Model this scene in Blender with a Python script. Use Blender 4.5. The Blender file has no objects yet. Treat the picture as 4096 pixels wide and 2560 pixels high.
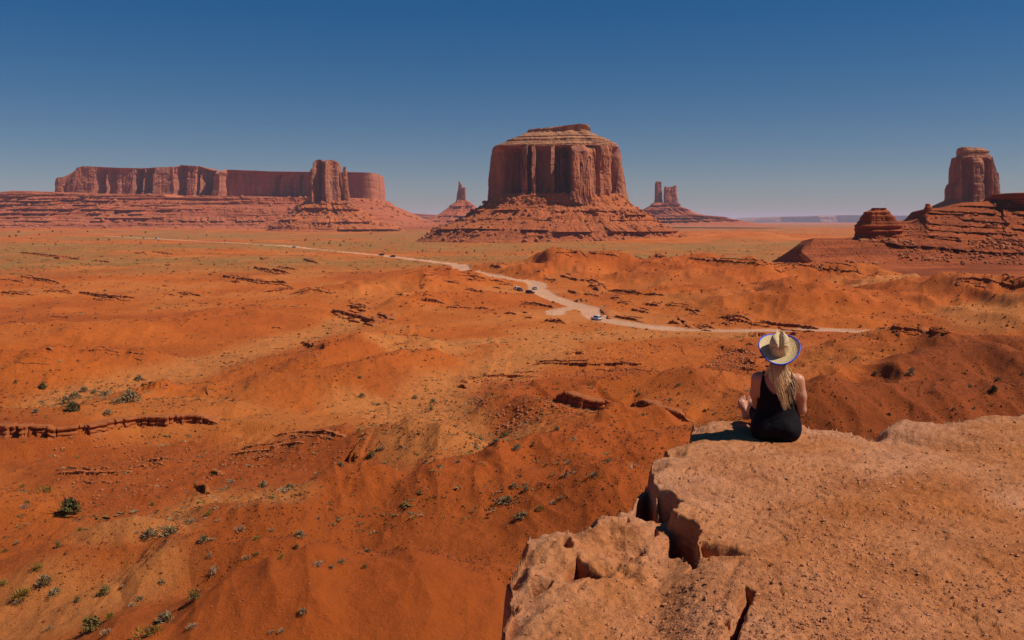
import bpy, bmesh, math, random
import numpy as np
from mathutils import Vector, Matrix

S = bpy.context.scene
COL = S.collection
R = math.radians

# ------------------------------------------------------------------ camera, sky, sun
F = 900.0                      # focal length in pixels of the 1024 x 640 picture
CX, CY, HORIZON = 512.0, 320.0, 221.0
CAM_Z = 42.0                   # eye height above the valley floor
PITCH = math.atan((CY - HORIZON) / F)
cam = bpy.data.cameras.new('camera')
cam.sensor_width = 36.0
cam.lens = F / 1024.0 * 36.0
cam.clip_start, cam.clip_end = 0.1, 120000.0
camo = bpy.data.objects.new('camera', cam)
COL.objects.link(camo)
camo.location = (0, 0, CAM_Z)
camo.rotation_euler = (R(90) - PITCH, 0, 0)
S.camera = camo

SUN_AZ, SUN_EL = 98.0, 50.0    # degrees right of the view direction, degrees above the horizon
world = bpy.data.worlds.new('World'); S.world = world; world.use_nodes = True
wn = world.node_tree; wn.nodes.clear()
wo = wn.nodes.new('ShaderNodeOutputWorld'); bg = wn.nodes.new('ShaderNodeBackground')
sky = wn.nodes.new('ShaderNodeTexSky'); sky.sky_type = 'NISHITA'; sky.sun_disc = False
sky.sun_elevation = R(SUN_EL); sky.sun_rotation = R(SUN_AZ)
sky.altitude = 1600.0; sky.air_density = 1.0; sky.dust_density = 0.8; sky.ozone_density = 3.0
gam = wn.nodes.new('ShaderNodeGamma'); gam.inputs[1].default_value = 0.7
hsv = wn.nodes.new('ShaderNodeHueSaturation'); hsv.inputs['Saturation'].default_value = 1.85; hsv.inputs['Value'].default_value = 1.58
wn.links.new(sky.outputs[0], gam.inputs[0]); wn.links.new(gam.outputs[0], hsv.inputs['Color']); tint = wn.nodes.new('ShaderNodeMix'); tint.data_type = 'RGBA'; tint.blend_type = 'MULTIPLY'; tint.inputs[0].default_value = 1.0; tint.inputs[7].default_value = (0.98, 0.965, 1.08, 1)
wn.links.new(hsv.outputs[0], tint.inputs[6]); wn.links.new(tint.outputs[2], bg.inputs[0])
bg.inputs[1].default_value = 0.05
wn.links.new(bg.outputs[0], wo.inputs[0])

sun = bpy.data.lights.new('sun', 'SUN'); sun.energy = 5.0; sun.angle = R(0.53); sun.color = (1.0, 0.93, 0.82)
suno = bpy.data.objects.new('sun', sun); COL.objects.link(suno)
sd = Vector((math.cos(R(SUN_EL)) * math.sin(R(SUN_AZ)), math.cos(R(SUN_EL)) * math.cos(R(SUN_AZ)), math.sin(R(SUN_EL))))
suno.rotation_euler = sd.to_track_quat('Z', 'Y').to_euler()
suno.location = (0, 0, 600)

S.view_settings.view_transform = 'Standard'; S.view_settings.look = 'None'
S.view_settings.gamma = 1.0; S.view_settings.exposure = 0.0
S.render.engine = 'CYCLES'
S.cycles.use_denoising = True; S.cycles.denoiser = 'OPENIMAGEDENOISE'; S.cycles.denoising_prefilter = 'NONE'; S.cycles.denoising_input_passes = 'RGB_ALBEDO_NORMAL'
S.cycles.max_bounces = 5; S.cycles.diffuse_bounces = 3; S.cycles.volume_bounces = 1
S.cycles.use_adaptive_sampling = True; S.cycles.adaptive_threshold = 0.008

# ------------------------------------------------------------------ numeric helpers
RNG = np.random.default_rng(7)
random.seed(7)

def _h(ix, iy, iz, seed):
    h = (ix.astype(np.uint32) * np.uint32(374761393) + iy.astype(np.uint32) * np.uint32(668265263)
         + iz.astype(np.uint32) * np.uint32(2147483647 & 0x7feb352d) + np.uint32(seed * 1013 + 77))
    h = (h ^ (h >> np.uint32(13))) * np.uint32(1274126177)
    h = (h ^ (h >> np.uint32(16))) * np.uint32(0x27d4eb2d)
    return ((h ^ (h >> np.uint32(15))) & np.uint32(0xffffff)).astype(np.float32) / np.float32(0xffffff)

def _fl(a):
    f = np.floor(a); return f.astype(np.int64), (a - f).astype(np.float32)

def noise2(x, y, seed=0):
    """value noise, -1..1"""
    x, y = np.broadcast_arrays(np.asarray(x, float), np.asarray(y, float))
    ix, fx = _fl(x); iy, fy = _fl(y); z = np.zeros_like(ix)
    ux = fx * fx * fx * (fx * (fx * 6 - 15) + 10); uy = fy * fy * fy * (fy * (fy * 6 - 15) + 10)
    a = _h(ix, iy, z, seed); b = _h(ix + 1, iy, z, seed); c = _h(ix, iy + 1, z, seed); d = _h(ix + 1, iy + 1, z, seed)
    return ((a + (b - a) * ux) * (1 - uy) + (c + (d - c) * ux) * uy) * 2 - 1

def noise3(x, y, z, seed=0):
    x, y, z = np.broadcast_arrays(np.asarray(x, float), np.asarray(y, float), np.asarray(z, float))
    ix, fx = _fl(x); iy, fy = _fl(y); iz, fz = _fl(z)
    ux, uy, uz = (f * f * (3 - 2 * f) for f in (fx, fy, fz))
    def L(k):
        a = _h(ix, iy, iz + k, seed); b = _h(ix + 1, iy, iz + k, seed); c = _h(ix, iy + 1, iz + k, seed); d = _h(ix + 1, iy + 1, iz + k, seed)
        return (a + (b - a) * ux) * (1 - uy) + (c + (d - c) * ux) * uy
    return (L(0) * (1 - uz) + L(1) * uz) * 2 - 1

def fbm2(x, y, oct=4, seed=0, gain=0.5):
    t = 0; a = 1.0; n = 0
    for i in range(oct):
        c, s = math.cos(i * 1.1), math.sin(i * 1.1); k = 2.03 ** i
        t = t + a * noise2((c * x - s * y) * k + 17.3 * i, (s * x + c * y) * k - 9.1 * i, seed + i); n += a; a *= gain
    return t / n

def ridged2(x, y, oct=4, seed=0, gain=0.5):
    t = 0; a = 1.0; n = 0
    for i in range(oct):
        c, s = math.cos(i * 1.3), math.sin(i * 1.3); k = 2.0 ** i
        t = t + a * (1 - np.abs(noise2((c * x - s * y) * k + 7.3 * i, (s * x + c * y) * k - 5.1 * i, seed + i))); n += a; a *= gain
    return t / n

def sstep(a, b, x):
    t = np.clip((x - a) / (b - a), 0, 1); return t * t * (3 - 2 * t)

cP, sP = math.cos(PITCH), math.sin(PITCH)
def ray(px, py):
    """direction through a picture point"""
    u = (np.asarray(px, float) - CX) / F; v = (CY - np.asarray(py, float)) / F
    return u, cP + v * sP, -sP + v * cP
def at_dist(px, py, d):
    """point on the ray at depth y = d"""
    x, y, z = ray(px, py); k = d / y
    return x * k, np.asarray(d, float) + 0 * x, CAM_Z + z * k
def at_plane(px, py, z0):
    x, y, z = ray(px, py); k = (z0 - CAM_Z) / z
    return x * k, y * k
def project(x, y, z):
    z = z - CAM_Z
    f = y * cP - z * sP; u = y * sP + z * cP
    return CX + F * x / f, CY - F * u / f

# picture coordinates noted in enlarged crops -> 1024 x 640 picture
CROPS = {'S': (0, 0, 2419 / 4096.0), 'L': (0, 880, 1.5125), 'M': (1400, 1000, 1.5125), 'B': (0, 1500, 1.4267), 'R': (2700, 1000, 1.7335),
         'Q': (1900, 1000, 3.025), 'K': (1900, 1600, 1.575), 'E': (2900, 1600, 1.575), 'T': (3200, 500, 2.3259), 'H': (1800, 1400, 2.2),
         'C': (1900, 480, 2.9076), 'D': (1600, 450, 1.8615), 'W': (0, 600, 1.5125), 'V': (1100, 620, 4.0333), 'X': (2500, 680, 2.6889), 'P': (0, 0, 0.25)}
def px(c, pts):
    ox, oy, s = CROPS[c]
    return [((ox + p[0] / s) / 4.0, (oy + p[1] / s) / 4.0) + tuple(p[2:]) for p in pts]
def crop_len(c, v): return v / CROPS[c][2] / 4.0

# ------------------------------------------------------------------ object helpers
def tag(o, label=None, cat=None, group=None, kind=None):
    for k, v in (('label', label), ('category', cat), ('group', group), ('kind', kind)):
        if v: o[k] = v
    return o
def link(name, data, parent=None, loc=None):
    o = bpy.data.objects.new(name, data); COL.objects.link(o)
    if parent is not None: o.parent = parent
    if loc is not None: o.location = loc
    return o
def empty(name, loc=(0, 0, 0), rz=0):
    o = link(name, None, None, loc); o.rotation_euler = (0, 0, rz); o.empty_display_size = 0.2
    return o
def mesh_np(name, V, faces, mat=None, smooth=True, cols=None, attr='Col'):
    """faces: (n,4) or (n,3) int array"""
    me = bpy.data.meshes.new(name)
    V = np.ascontiguousarray(V, dtype=np.float32); faces = np.ascontiguousarray(faces, dtype=np.int32)
    k = faces.shape[1]
    me.vertices.add(len(V)); me.vertices.foreach_set('co', V.ravel())
    me.loops.add(faces.size); me.loops.foreach_set('vertex_index', faces.ravel())
    me.polygons.add(len(faces)); me.polygons.foreach_set('loop_start', np.arange(0, faces.size, k, dtype=np.int32))
    me.polygons.foreach_set('use_smooth', np.full(len(faces), smooth, dtype=bool))
    if cols is not None:
        a = me.color_attributes.new(attr, 'FLOAT_COLOR', 'POINT')
        c = np.ones((len(V), 4), np.float32); c[:, :cols.shape[1]] = cols
        a.data.foreach_set('color', c.ravel())
    me.update(calc_edges=True); me.validate()
    if mat: me.materials.append(mat)
    return me
def grid_faces(nr, nc, wrap=False):
    r = np.arange(nr - 1)[:, None]; c = np.arange(nc if wrap else nc - 1)[None, :]
    a = r * nc + c; b = r * nc + (c + 1) % nc
    return np.stack([a, b, b + nc, a + nc], -1).reshape(-1, 4)

def join_meshes(parts):
    """list of (V, F) with equal face size -> one V, F"""
    vs, fs, n = [], [], 0
    for V, Fc in parts:
        vs.append(V); fs.append(np.asarray(Fc) + n); n += len(V)
    return np.concatenate(vs), np.concatenate(fs)

# ------------------------------------------------------------------ materials
def newmat(name):
    m = bpy.data.materials.new(name); m.use_nodes = True
    nt = m.node_tree; b = nt.nodes['Principled BSDF']
    b.inputs['Specular IOR Level'].default_value = 0.15; b.inputs['Roughness'].default_value = 0.9
    return m, nt, b
def N(nt, typ, **kw):
    n = nt.nodes.new(typ)
    for k, v in kw.items():
        if k.startswith('i_'):
            key = k[2:]
            n.inputs[int(key) if key.isdigit() else key.replace('_', ' ')].default_value = v
        else: setattr(n, k, v)
    return n
def ramp(nt, fac, stops):
    r = nt.nodes.new('ShaderNodeValToRGB'); e = r.color_ramp.elements
    while len(e) < len(stops): e.new(0.5)
    for el, (p, c) in zip(e, stops): el.position = p; el.color = (*c, 1)
    nt.links.new(fac, r.inputs[0]); return r.outputs[0]
def mix(nt, fac, a, b, typ='MIX'):
    m = nt.nodes.new('ShaderNodeMix'); m.data_type = 'RGBA'; m.blend_type = typ
    for s, v in ((m.inputs[0], fac), (m.inputs[6], a), (m.inputs[7], b)):
        if hasattr(v, 'is_linked'): nt.links.new(v, s)
        elif isinstance(v, (int, float)): s.default_value = v
        else: s.default_value = (*v, 1)
    return m.outputs[2]
def tex_noise(nt, vec, scale, detail=4, rough=0.55, sc=None):
    if sc is not None:
        mp = N(nt, 'ShaderNodeMapping'); mp.inputs['Scale'].default_value = sc
        nt.links.new(vec, mp.inputs[0]); vec = mp.outputs[0]
    n = N(nt, 'ShaderNodeTexNoise'); n.inputs['Scale'].default_value = scale; n.inputs['Detail'].default_value = detail; n.inputs['Roughness'].default_value = rough
    nt.links.new(vec, n.inputs['Vector']); return n.outputs[0]
def bump(nt, b, height, dist, strength=1.0, prev=None):
    k = N(nt, 'ShaderNodeBump'); k.inputs['Strength'].default_value = strength; k.inputs['Distance'].default_value = dist
    nt.links.new(height, k.inputs['Height'])
    if prev is not None: nt.links.new(prev, k.inputs['Normal'])
    if b is not None: nt.links.new(k.outputs[0], b.inputs['Normal'])
    return k.outputs[0]

def mat_plain(name, col, rough=0.8, spec=0.2, metal=0.0, var=0.0, vscale=5.0):
    m, nt, b = newmat(name)
    b.inputs['Base Color'].default_value = (*col, 1); b.inputs['Roughness'].default_value = rough
    b.inputs['Specular IOR Level'].default_value = spec; b.inputs['Metallic'].default_value = metal
    if var:
        g = N(nt, 'ShaderNodeTexCoord').outputs['Object']
        f = tex_noise(nt, g, vscale, 5)
        nt.links.new(ramp(nt, f, [(0.3, tuple(c * (1 - var) for c in col)), (0.7, tuple(min(1, c * (1 + var)) for c in col))]), b.inputs['Base Color'])
    return m

def mat_ground():
    m, nt, b = newmat('red_sand')
    at = N(nt, 'ShaderNodeVertexColor', layer_name='Col').outputs[0]
    pos = N(nt, 'ShaderNodeNewGeometry').outputs['Position']
    f1 = tex_noise(nt, pos, 0.5, 10, 0.78)          # metre-scale mottling
    f2 = tex_noise(nt, pos, 0.02, 6, 0.6)
    c = mix(nt, 1.0, at, ramp(nt, f1, [(0.27, (0.62, 0.55, 0.5)), (0.42, (1.02, 1.02, 1.02)), (0.58, (1.1, 1.1, 1.1)), (0.74, (1.35, 1.42, 1.5))]), 'MULTIPLY')
    c = mix(nt, 1.0, c, ramp(nt, f2, [(0.3, (0.86, 0.84, 0.8)), (0.7, (1.1, 1.12, 1.15))]), 'MULTIPLY')
    nt.links.new(c, b.inputs['Base Color'])
    h1 = tex_noise(nt, pos, 1.6, 9, 0.8)
    n1 = bump(nt, None, h1, 0.7, 0.9)
    h2 = tex_noise(nt, pos, 0.12, 5, 0.6)
    bump(nt, b, h2, 1.6, 0.6, n1)
    return m

def mat_rock(name, red, dark, pale, streak=0.5, band=0.4, size=1.0, bumpd=2.0):
    """layered red sandstone: vertical desert varnish + horizontal beds"""
    m, nt, b = newmat(name)
    g = N(nt, 'ShaderNodeNewGeometry').outputs['Position']
    s1 = tex_noise(nt, g, 1.0 / size, 6, 0.6, (0.06, 0.06, 0.009))
    s2 = tex_noise(nt, g, 1.0 / size, 5, 0.65, (0.3, 0.3, 0.02))
    bd = tex_noise(nt, g, 1.0 / size, 6, 0.7, (0.004, 0.004, 0.22))
    bl = tex_noise(nt, g, 0.05 / size, 7, 0.65)
    c = mix(nt, ramp(nt, bl, [(0.3, (0, 0, 0)), (0.7, (1, 1, 1))]), red, pale)
    f = ramp(nt, s1, [(0.42, (0, 0, 0)), (0.62, (streak,) * 3)])
    c = mix(nt, f, c, dark)
    f = ramp(nt, s2, [(0.45, (0, 0, 0)), (0.7, (streak * 0.7,) * 3)])
    c = mix(nt, f, c, dark)
    f = ramp(nt, bd, [(0.35, (band,) * 3), (0.5, (0, 0, 0)), (0.52, (0, 0, 0)), (0.62, (band * 0.7,) * 3)])
    c = mix(nt, f, c, tuple(x * 0.6 for x in red))
    nt.links.new(c, b.inputs['Base Color'])
    n1 = bump(nt, None, s2, bumpd, 0.6)
    n2 = bump(nt, None, bd, bumpd, 0.7, n1)
    bump(nt, b, tex_noise(nt, g, 0.4 / size, 7, 0.7), bumpd, 0.7, n2)
    return m

def mat_talus(name, red, dark, pale, size=1.0, band=0.45):
    m, nt, b = newmat(name)
    g = N(nt, 'ShaderNodeNewGeometry').outputs['Position']
    bl = tex_noise(nt, g, 0.03 / size, 7, 0.65); fi = tex_noise(nt, g, 0.35 / size, 7, 0.75)
    bd = tex_noise(nt, g, 1.0 / size, 5, 0.7, (0.003, 0.003, 0.16))
    c = mix(nt, ramp(nt, bl, [(0.3, (0, 0, 0)), (0.7, (1, 1, 1))]), red, pale)
    c = mix(nt, ramp(nt, bd, [(0.4, (band,) * 3), (0.55, (0, 0, 0))]), c, dark)
    c = mix(nt, ramp(nt, fi, [(0.28, (0.6,) * 3), (0.42, (0, 0, 0))]), c, dark)
    c = mix(nt, ramp(nt, fi, [(0.62, (0, 0, 0)), (0.72, (0.5,) * 3)]), c, tuple(min(1, x * 1.5) for x in pale))
    nt.links.new(c, b.inputs['Base Color'])
    n1 = bump(nt, None, fi, 2.5 * size, 0.9)
    bump(nt, b, bd, 2.0 * size, 0.6, n1)
    return m

SAND = np.array([0.455, 0.103, 0.014])
M = {}
M['ground'] = mat_ground()
M['cliff'] = mat_rock('butte_sandstone', (0.38, 0.115, 0.050), (0.15, 0.062, 0.050), (0.50, 0.175, 0.075), 0.8, 0.3, 1.3, 2.0)
M['cap'] = mat_rock('cap_rock', (0.40, 0.16, 0.075), (0.2, 0.09, 0.05), (0.52, 0.25, 0.12), 0.3, 0.7, 1.0, 2.0)
M['talus'] = mat_talus('talus_rubble', (0.42, 0.105, 0.032), (0.23, 0.05, 0.018), (0.48, 0.14, 0.046))
M['far_cliff'] = mat_rock('mesa_sandstone', (0.44, 0.13, 0.06), (0.19, 0.075, 0.06), (0.52, 0.175, 0.08), 0.7, 0.4, 2.0, 3.0)
M['far_talus'] = mat_talus('mesa_talus', (0.42, 0.095, 0.035), (0.24, 0.05, 0.024), (0.46, 0.14, 0.06), 2.0)
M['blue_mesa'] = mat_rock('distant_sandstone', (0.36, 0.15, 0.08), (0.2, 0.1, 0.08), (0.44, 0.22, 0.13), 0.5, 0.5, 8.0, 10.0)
M['ledge'] = mat_rock('ledge_rock', (0.36, 0.098, 0.028), (0.22, 0.05, 0.016), (0.42, 0.13, 0.04), 0.3, 0.7, 0.06, 0.15)
M['boulder'] = mat_talus('boulder_rock', (0.38, 0.115, 0.04), (0.25, 0.06, 0.022), (0.46, 0.17, 0.07), 0.08)
M['ridge'] = mat_talus('ridge_rock', (0.31, 0.062, 0.014), (0.15, 0.030, 0.009), (0.36, 0.085, 0.022), 0.35, 0.7)
# ------------------------------------------------------------------ the ground: one sheet out to the horizon
def axis_az():
    fine = np.arange(-33.0, 33.01, 0.052)
    def out(a0, a1, s0, g):
        r = []; a, s = a0, s0
        while a < a1: a += s; s = min(s * g, 6.0); r.append(a)
        return np.array(r)
    o = out(33.0, 179.0, 0.07, 1.12); o = o[o < 180]
    return np.radians(np.concatenate([-o[::-1], fine, o]))
AZ = axis_az()
def axis_d():
    r = [0.5, 8, 16, 24, 31, 38, 45, 51, 56, 60]
    y = 221 + 42 * 900 / 60.0
    y = 221 + 42 * 900 / 62.0
    while y > 262:
        r.append(42 * 900 / (y - 221)); y -= 0.85 if y > 420 else 0.62
    d = r[-1]
    while d < 60000: d *= 1.012 if d < 3000 else 1.05; r.append(d)
    return np.array(r)
DD = axis_d()
NR, NC = len(DD), len(AZ)
# rows run at equal depth (y) inside the picture and bend round behind the camera
GX = DD[:, None] * np.sin(AZ)[None, :]; GY = DD[:, None] * np.cos(AZ)[None, :]

def seg_field(X, Y, pts, wmax, avg=False):
    """distance to a polyline, arc position 0..1, side (+ = beyond the line, away from the camera); only within wmax"""
    P = np.array([(p[0], p[1]) for p in pts], float)
    L = np.r_[0, np.cumsum(np.hypot(*np.diff(P, axis=0).T))]
    m = (X > P[:, 0].min() - wmax) & (X < P[:, 0].max() + wmax) & (Y > P[:, 1].min() - wmax) & (Y < P[:, 1].max() + wmax)
    x, y = X[m], Y[m]
    best = np.full(x.shape, 1e9); t = np.zeros(x.shape); side = np.ones(x.shape); ws = np.zeros(x.shape); wt = np.zeros(x.shape); wd = np.zeros(x.shape)
    for i in range(len(P) - 1):
        a, b = P[i], P[i + 1]; ab = b - a; l2 = max(ab @ ab, 1e-9)
        k = np.clip(((x - a[0]) * ab[0] + (y - a[1]) * ab[1]) / l2, 0, 1)
        dx, dy = x - a[0] - k * ab[0], y - a[1] - k * ab[1]
        dd = np.hypot(dx, dy); u = dd < best
        best[u] = dd[u]; t[u] = (L[i] + k[u] * (L[i + 1] - L[i])) / L[-1]
        cr = ab[0] * dy - ab[1] * dx
        # 'beyond' = farther from the camera than the line
        fl = 1.0 if (ab[0] * a[1] - ab[1] * a[0]) > 0 else -1.0
        sg = np.clip(cr / (math.sqrt(l2) * np.maximum(dd, 1e-6)), -1, 1) * fl
        side[u] = sg[u]
        if avg:
            k4 = 1.0 / (dd * dd + 0.5) ** 2; ws += k4; wt += k4 * (L[i] + k * (L[i + 1] - L[i])) / L[-1]; wd += k4 * sg
    if avg: t, side = wt / ws, wd / ws
    return m, best, t, side, L

def poly_sd(X, Y, P, lim=1e9):
    """signed distance, + inside"""
    P = np.array(P, float); best = np.full(X.shape, 1e9); ins = np.zeros(X.shape, bool)
    for a, b in zip(P, np.roll(P, -1, 0)):
        ab = b - a; k = np.clip(((X - a[0]) * ab[0] + (Y - a[1]) * ab[1]) / max(ab @ ab, 1e-12), 0, 1)
        best = np.minimum(best, np.hypot(X - a[0] - k * ab[0], Y - a[1] - k * ab[1]))
        cr = ((a[1] > Y) != (b[1] > Y)) & (X < (b[0] - a[0]) * (Y - a[1]) / (b[1] - a[1] + 1e-12) + a[0]); ins ^= cr
    return np.where(ins, best, -best)
DARKRED = [('B', [(0, 350), (900, 330), (1250, 290), (1500, 400), (1300, 560), (900, 760), (500, 800), (300, 600), (0, 640)]), ('B', [(1560, 330), (1980, 340), (2080, 470), (1700, 600), (1300, 640), (1250, 500)]),
           ('H', [(330, 560), (640, 450), (860, 420), (930, 480), (780, 620), (640, 700), (420, 740)]), ('H', [(100, 350), (280, 180), (700, 210), (1700, 120), (1800, 230), (1000, 300), (500, 370)]), ('R', [(180, 830), (400, 670), (570, 630), (590, 840)])]
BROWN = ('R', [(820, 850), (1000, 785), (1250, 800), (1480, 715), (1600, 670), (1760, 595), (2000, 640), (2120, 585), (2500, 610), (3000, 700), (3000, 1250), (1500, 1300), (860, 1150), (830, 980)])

def smax(a, b, k):
    h = np.clip(0.5 + 0.5 * (a - b) / k, 0, 1)
    return b * (1 - h) + a * h + k * h * (1 - h)

def chain(c, pts, z):
    """picture polyline -> world polyline lying at height z (number or one per point)"""
    q = px(c, pts); zs = z if isinstance(z, (list, tuple)) else [z] * len(q)
    return [(*map(float, at_plane(p[0], p[1], zz)), zz) for p, zz in zip(q, zs)]

# crest lines of the sand hills: crop, points, height above the floor, half width far side / near side
HILLS = [
 # near badlands below the rock
 ('H', [(1500, 460), (1455, 560), (1380, 650)], [9, 6.5, 4.5], 26, 26),
 ('H', [(2150, 660), (1900, 705), (1640, 730), (1350, 700), (1100, 750), (850, 850), (400, 1000)], [8, 8.5, 8.5, 8.5, 8.5, 7.5, 6.5], 18, 38),
 ('K', [(850, 400), (1000, 420), (1100, 480)], [8, 8.5, 9], 18, 34),
 ('M', [(150, 1130), (300, 1090), (440, 1080), (560, 1112), (700, 1190), (850, 1280)], [2.5, 4.5, 5.6, 5.6, 4.8, 4.0], 18, 20),
 ('B', [(2140, 545), (2000, 545), (1800, 640), (1500, 740), (1330, 800)], [5.5, 6, 5, 4, 2.5], 13, 20),
 ('B', [(300, 1050), (480, 955), (700, 930), (900, 935), (1050, 945)], [2, 3.2, 3.6, 3.2, 2.5], 14, 18),
 ('B', [(1720, 1050), (1420, 1030), (1200, 1000), (1030, 985), (950, 1100), (850, 1250), (760, 1360)], [4.2, 4.8, 5.2, 5.2, 4.4, 3, 1.5], 12, 11),
 ('B', [(2600, 1080), (2140, 1100), (1900, 1110), (1700, 1170), (1500, 1230), (1250, 1330), (1000, 1450)], [8, 8, 8, 7.5, 7, 6, 5], 16, 22),
 ('B', [(-300, 640), (0, 660), (150, 690)], [2, 1.5, 0.5], 9, 14),
 # the ledge terrace far left and the mounds behind it
 ('B', [(-400, 300), (0, 250), (300, 230), (600, 190), (900, 170), (1150, 190)], [6, 6, 6, 6, 5.5, 4.5], 26, 9),
 ('L', [(950, 1080), (1400, 1010), (1900, 960), (2300, 880), (2420, 800)], [2.5, 3.5, 4, 4.5, 4], 22, 26),
 ('L', [(-50, 700), (200, 640), (500, 640), (800, 610), (1100, 590), (1500, 560), (1750, 545)], [4, 5, 5, 5, 4.5, 4, 2], 50, 40),
 ('L', [(-50, 850), (200, 835), (500, 815), (800, 820)], [5, 5.5, 5, 3.5], 22, 30),
 ('L', [(1840, 860), (1920, 830), (2060, 760), (2250, 700), (2420, 720)], [2, 4, 5, 5.5, 5], 25, 22),
 # hills behind the sitting woman
 ('M', [(1330, 832), (1500, 805), (1700, 765), (1900, 722), (2050, 722), (2300, 748), (2600, 760)], [5, 7, 8, 9, 9, 8, 7], 24, 34),
 ('R', [(820, 850), (1000, 792), (1150, 785), (1300, 805)], [6, 8, 8, 6], 26, 40),
 ('R', [(1250, 830), (1480, 722), (1600, 728), (1900, 682), (2100, 690), (2500, 725)], [6, 10, 10, 11, 11, 11], 26, 46),
 ('R', [(1560, 690), (1760, 602), (1830, 600), (2000, 655)], [6, 11, 11, 8], 30, 46),
 ('R', [(2000, 650), (2120, 592), (2230, 600), (2420, 625), (2700, 640)], [7, 12, 12, 11, 11], 30, 46),
 ('R', [(860, 965), (1100, 938), (1280, 955), (1560, 972), (1800, 1005), (2000, 985), (2500, 1010)], [8, 10, 10, 9.5, 9.5, 10, 10], 22, 44),
 ('R', [(1500, 740), (1450, 850), (1480, 950)], [8, 7.5, 7], 16, 18),
 # badlands beyond the road
 ('M', [(770, 108), (850, 90), (960, 57), (1100, 44), (1240, 8), (1400, 12), (1560, 20), (1650, 38), (1780, 32), (1920, 42)], [5, 7, 10, 11, 17, 17, 16, 13, 13, 12], 60, 150),
 ('M', [(1960, 66), (2030, 48), (2200, 56), (2420, 76)], [9, 14, 14, 14], 60, 150),
 ('R', [(70, 46), (470, 80), (850, 100), (1310, 148)], [14, 14, 13, 10], 60, 130),
 ('R', [(300, 190), (700, 250), (1000, 260), (1400, 290)], [12, 11, 11, 9], 50, 70),
 ('R', [(1500, 175), (1800, 230), (2100, 270), (2450, 300)], [11, 13, 13, 12], 60, 80),
 ('R', [(1970, 200), (2060, 192), (2300, 225), (2600, 245)], [16, 17, 17, 17], 60, 60),
 ('R', [(900, 330), (1200, 330), (1700, 330), (2000, 350)], [8, 8.5, 8, 7], 40, 60),
 ('R', [(1300, 470), (1600, 400), (1900, 420), (2100, 380)], [4, 6, 6, 6], 35, 50),
 ('R', [(1500, 590), (1620, 560), (1700, 555), (1790, 590)], [5, 9, 9, 6], 20, 26),
 ('M', [(0, 225), (150, 182), (330, 165), (560, 140), (640, 128), (760, 150)], [4, 8, 9, 9, 9, 5], 60, 60),
 ('M', [(420, 300), (640, 260), (880, 250)], [4, 4.5, 3], 30, 40),
]
PLAIN = [  # low red mounds out on the plain: picture x, y, height, half widths
 (700, 236, 10, 260), (745, 234, 12, 330), (790, 238, 9, 220), (660, 240, 6, 200), (850, 230, 14, 500), (120, 250, 5, 170), (250, 246, 4, 150)]

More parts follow.
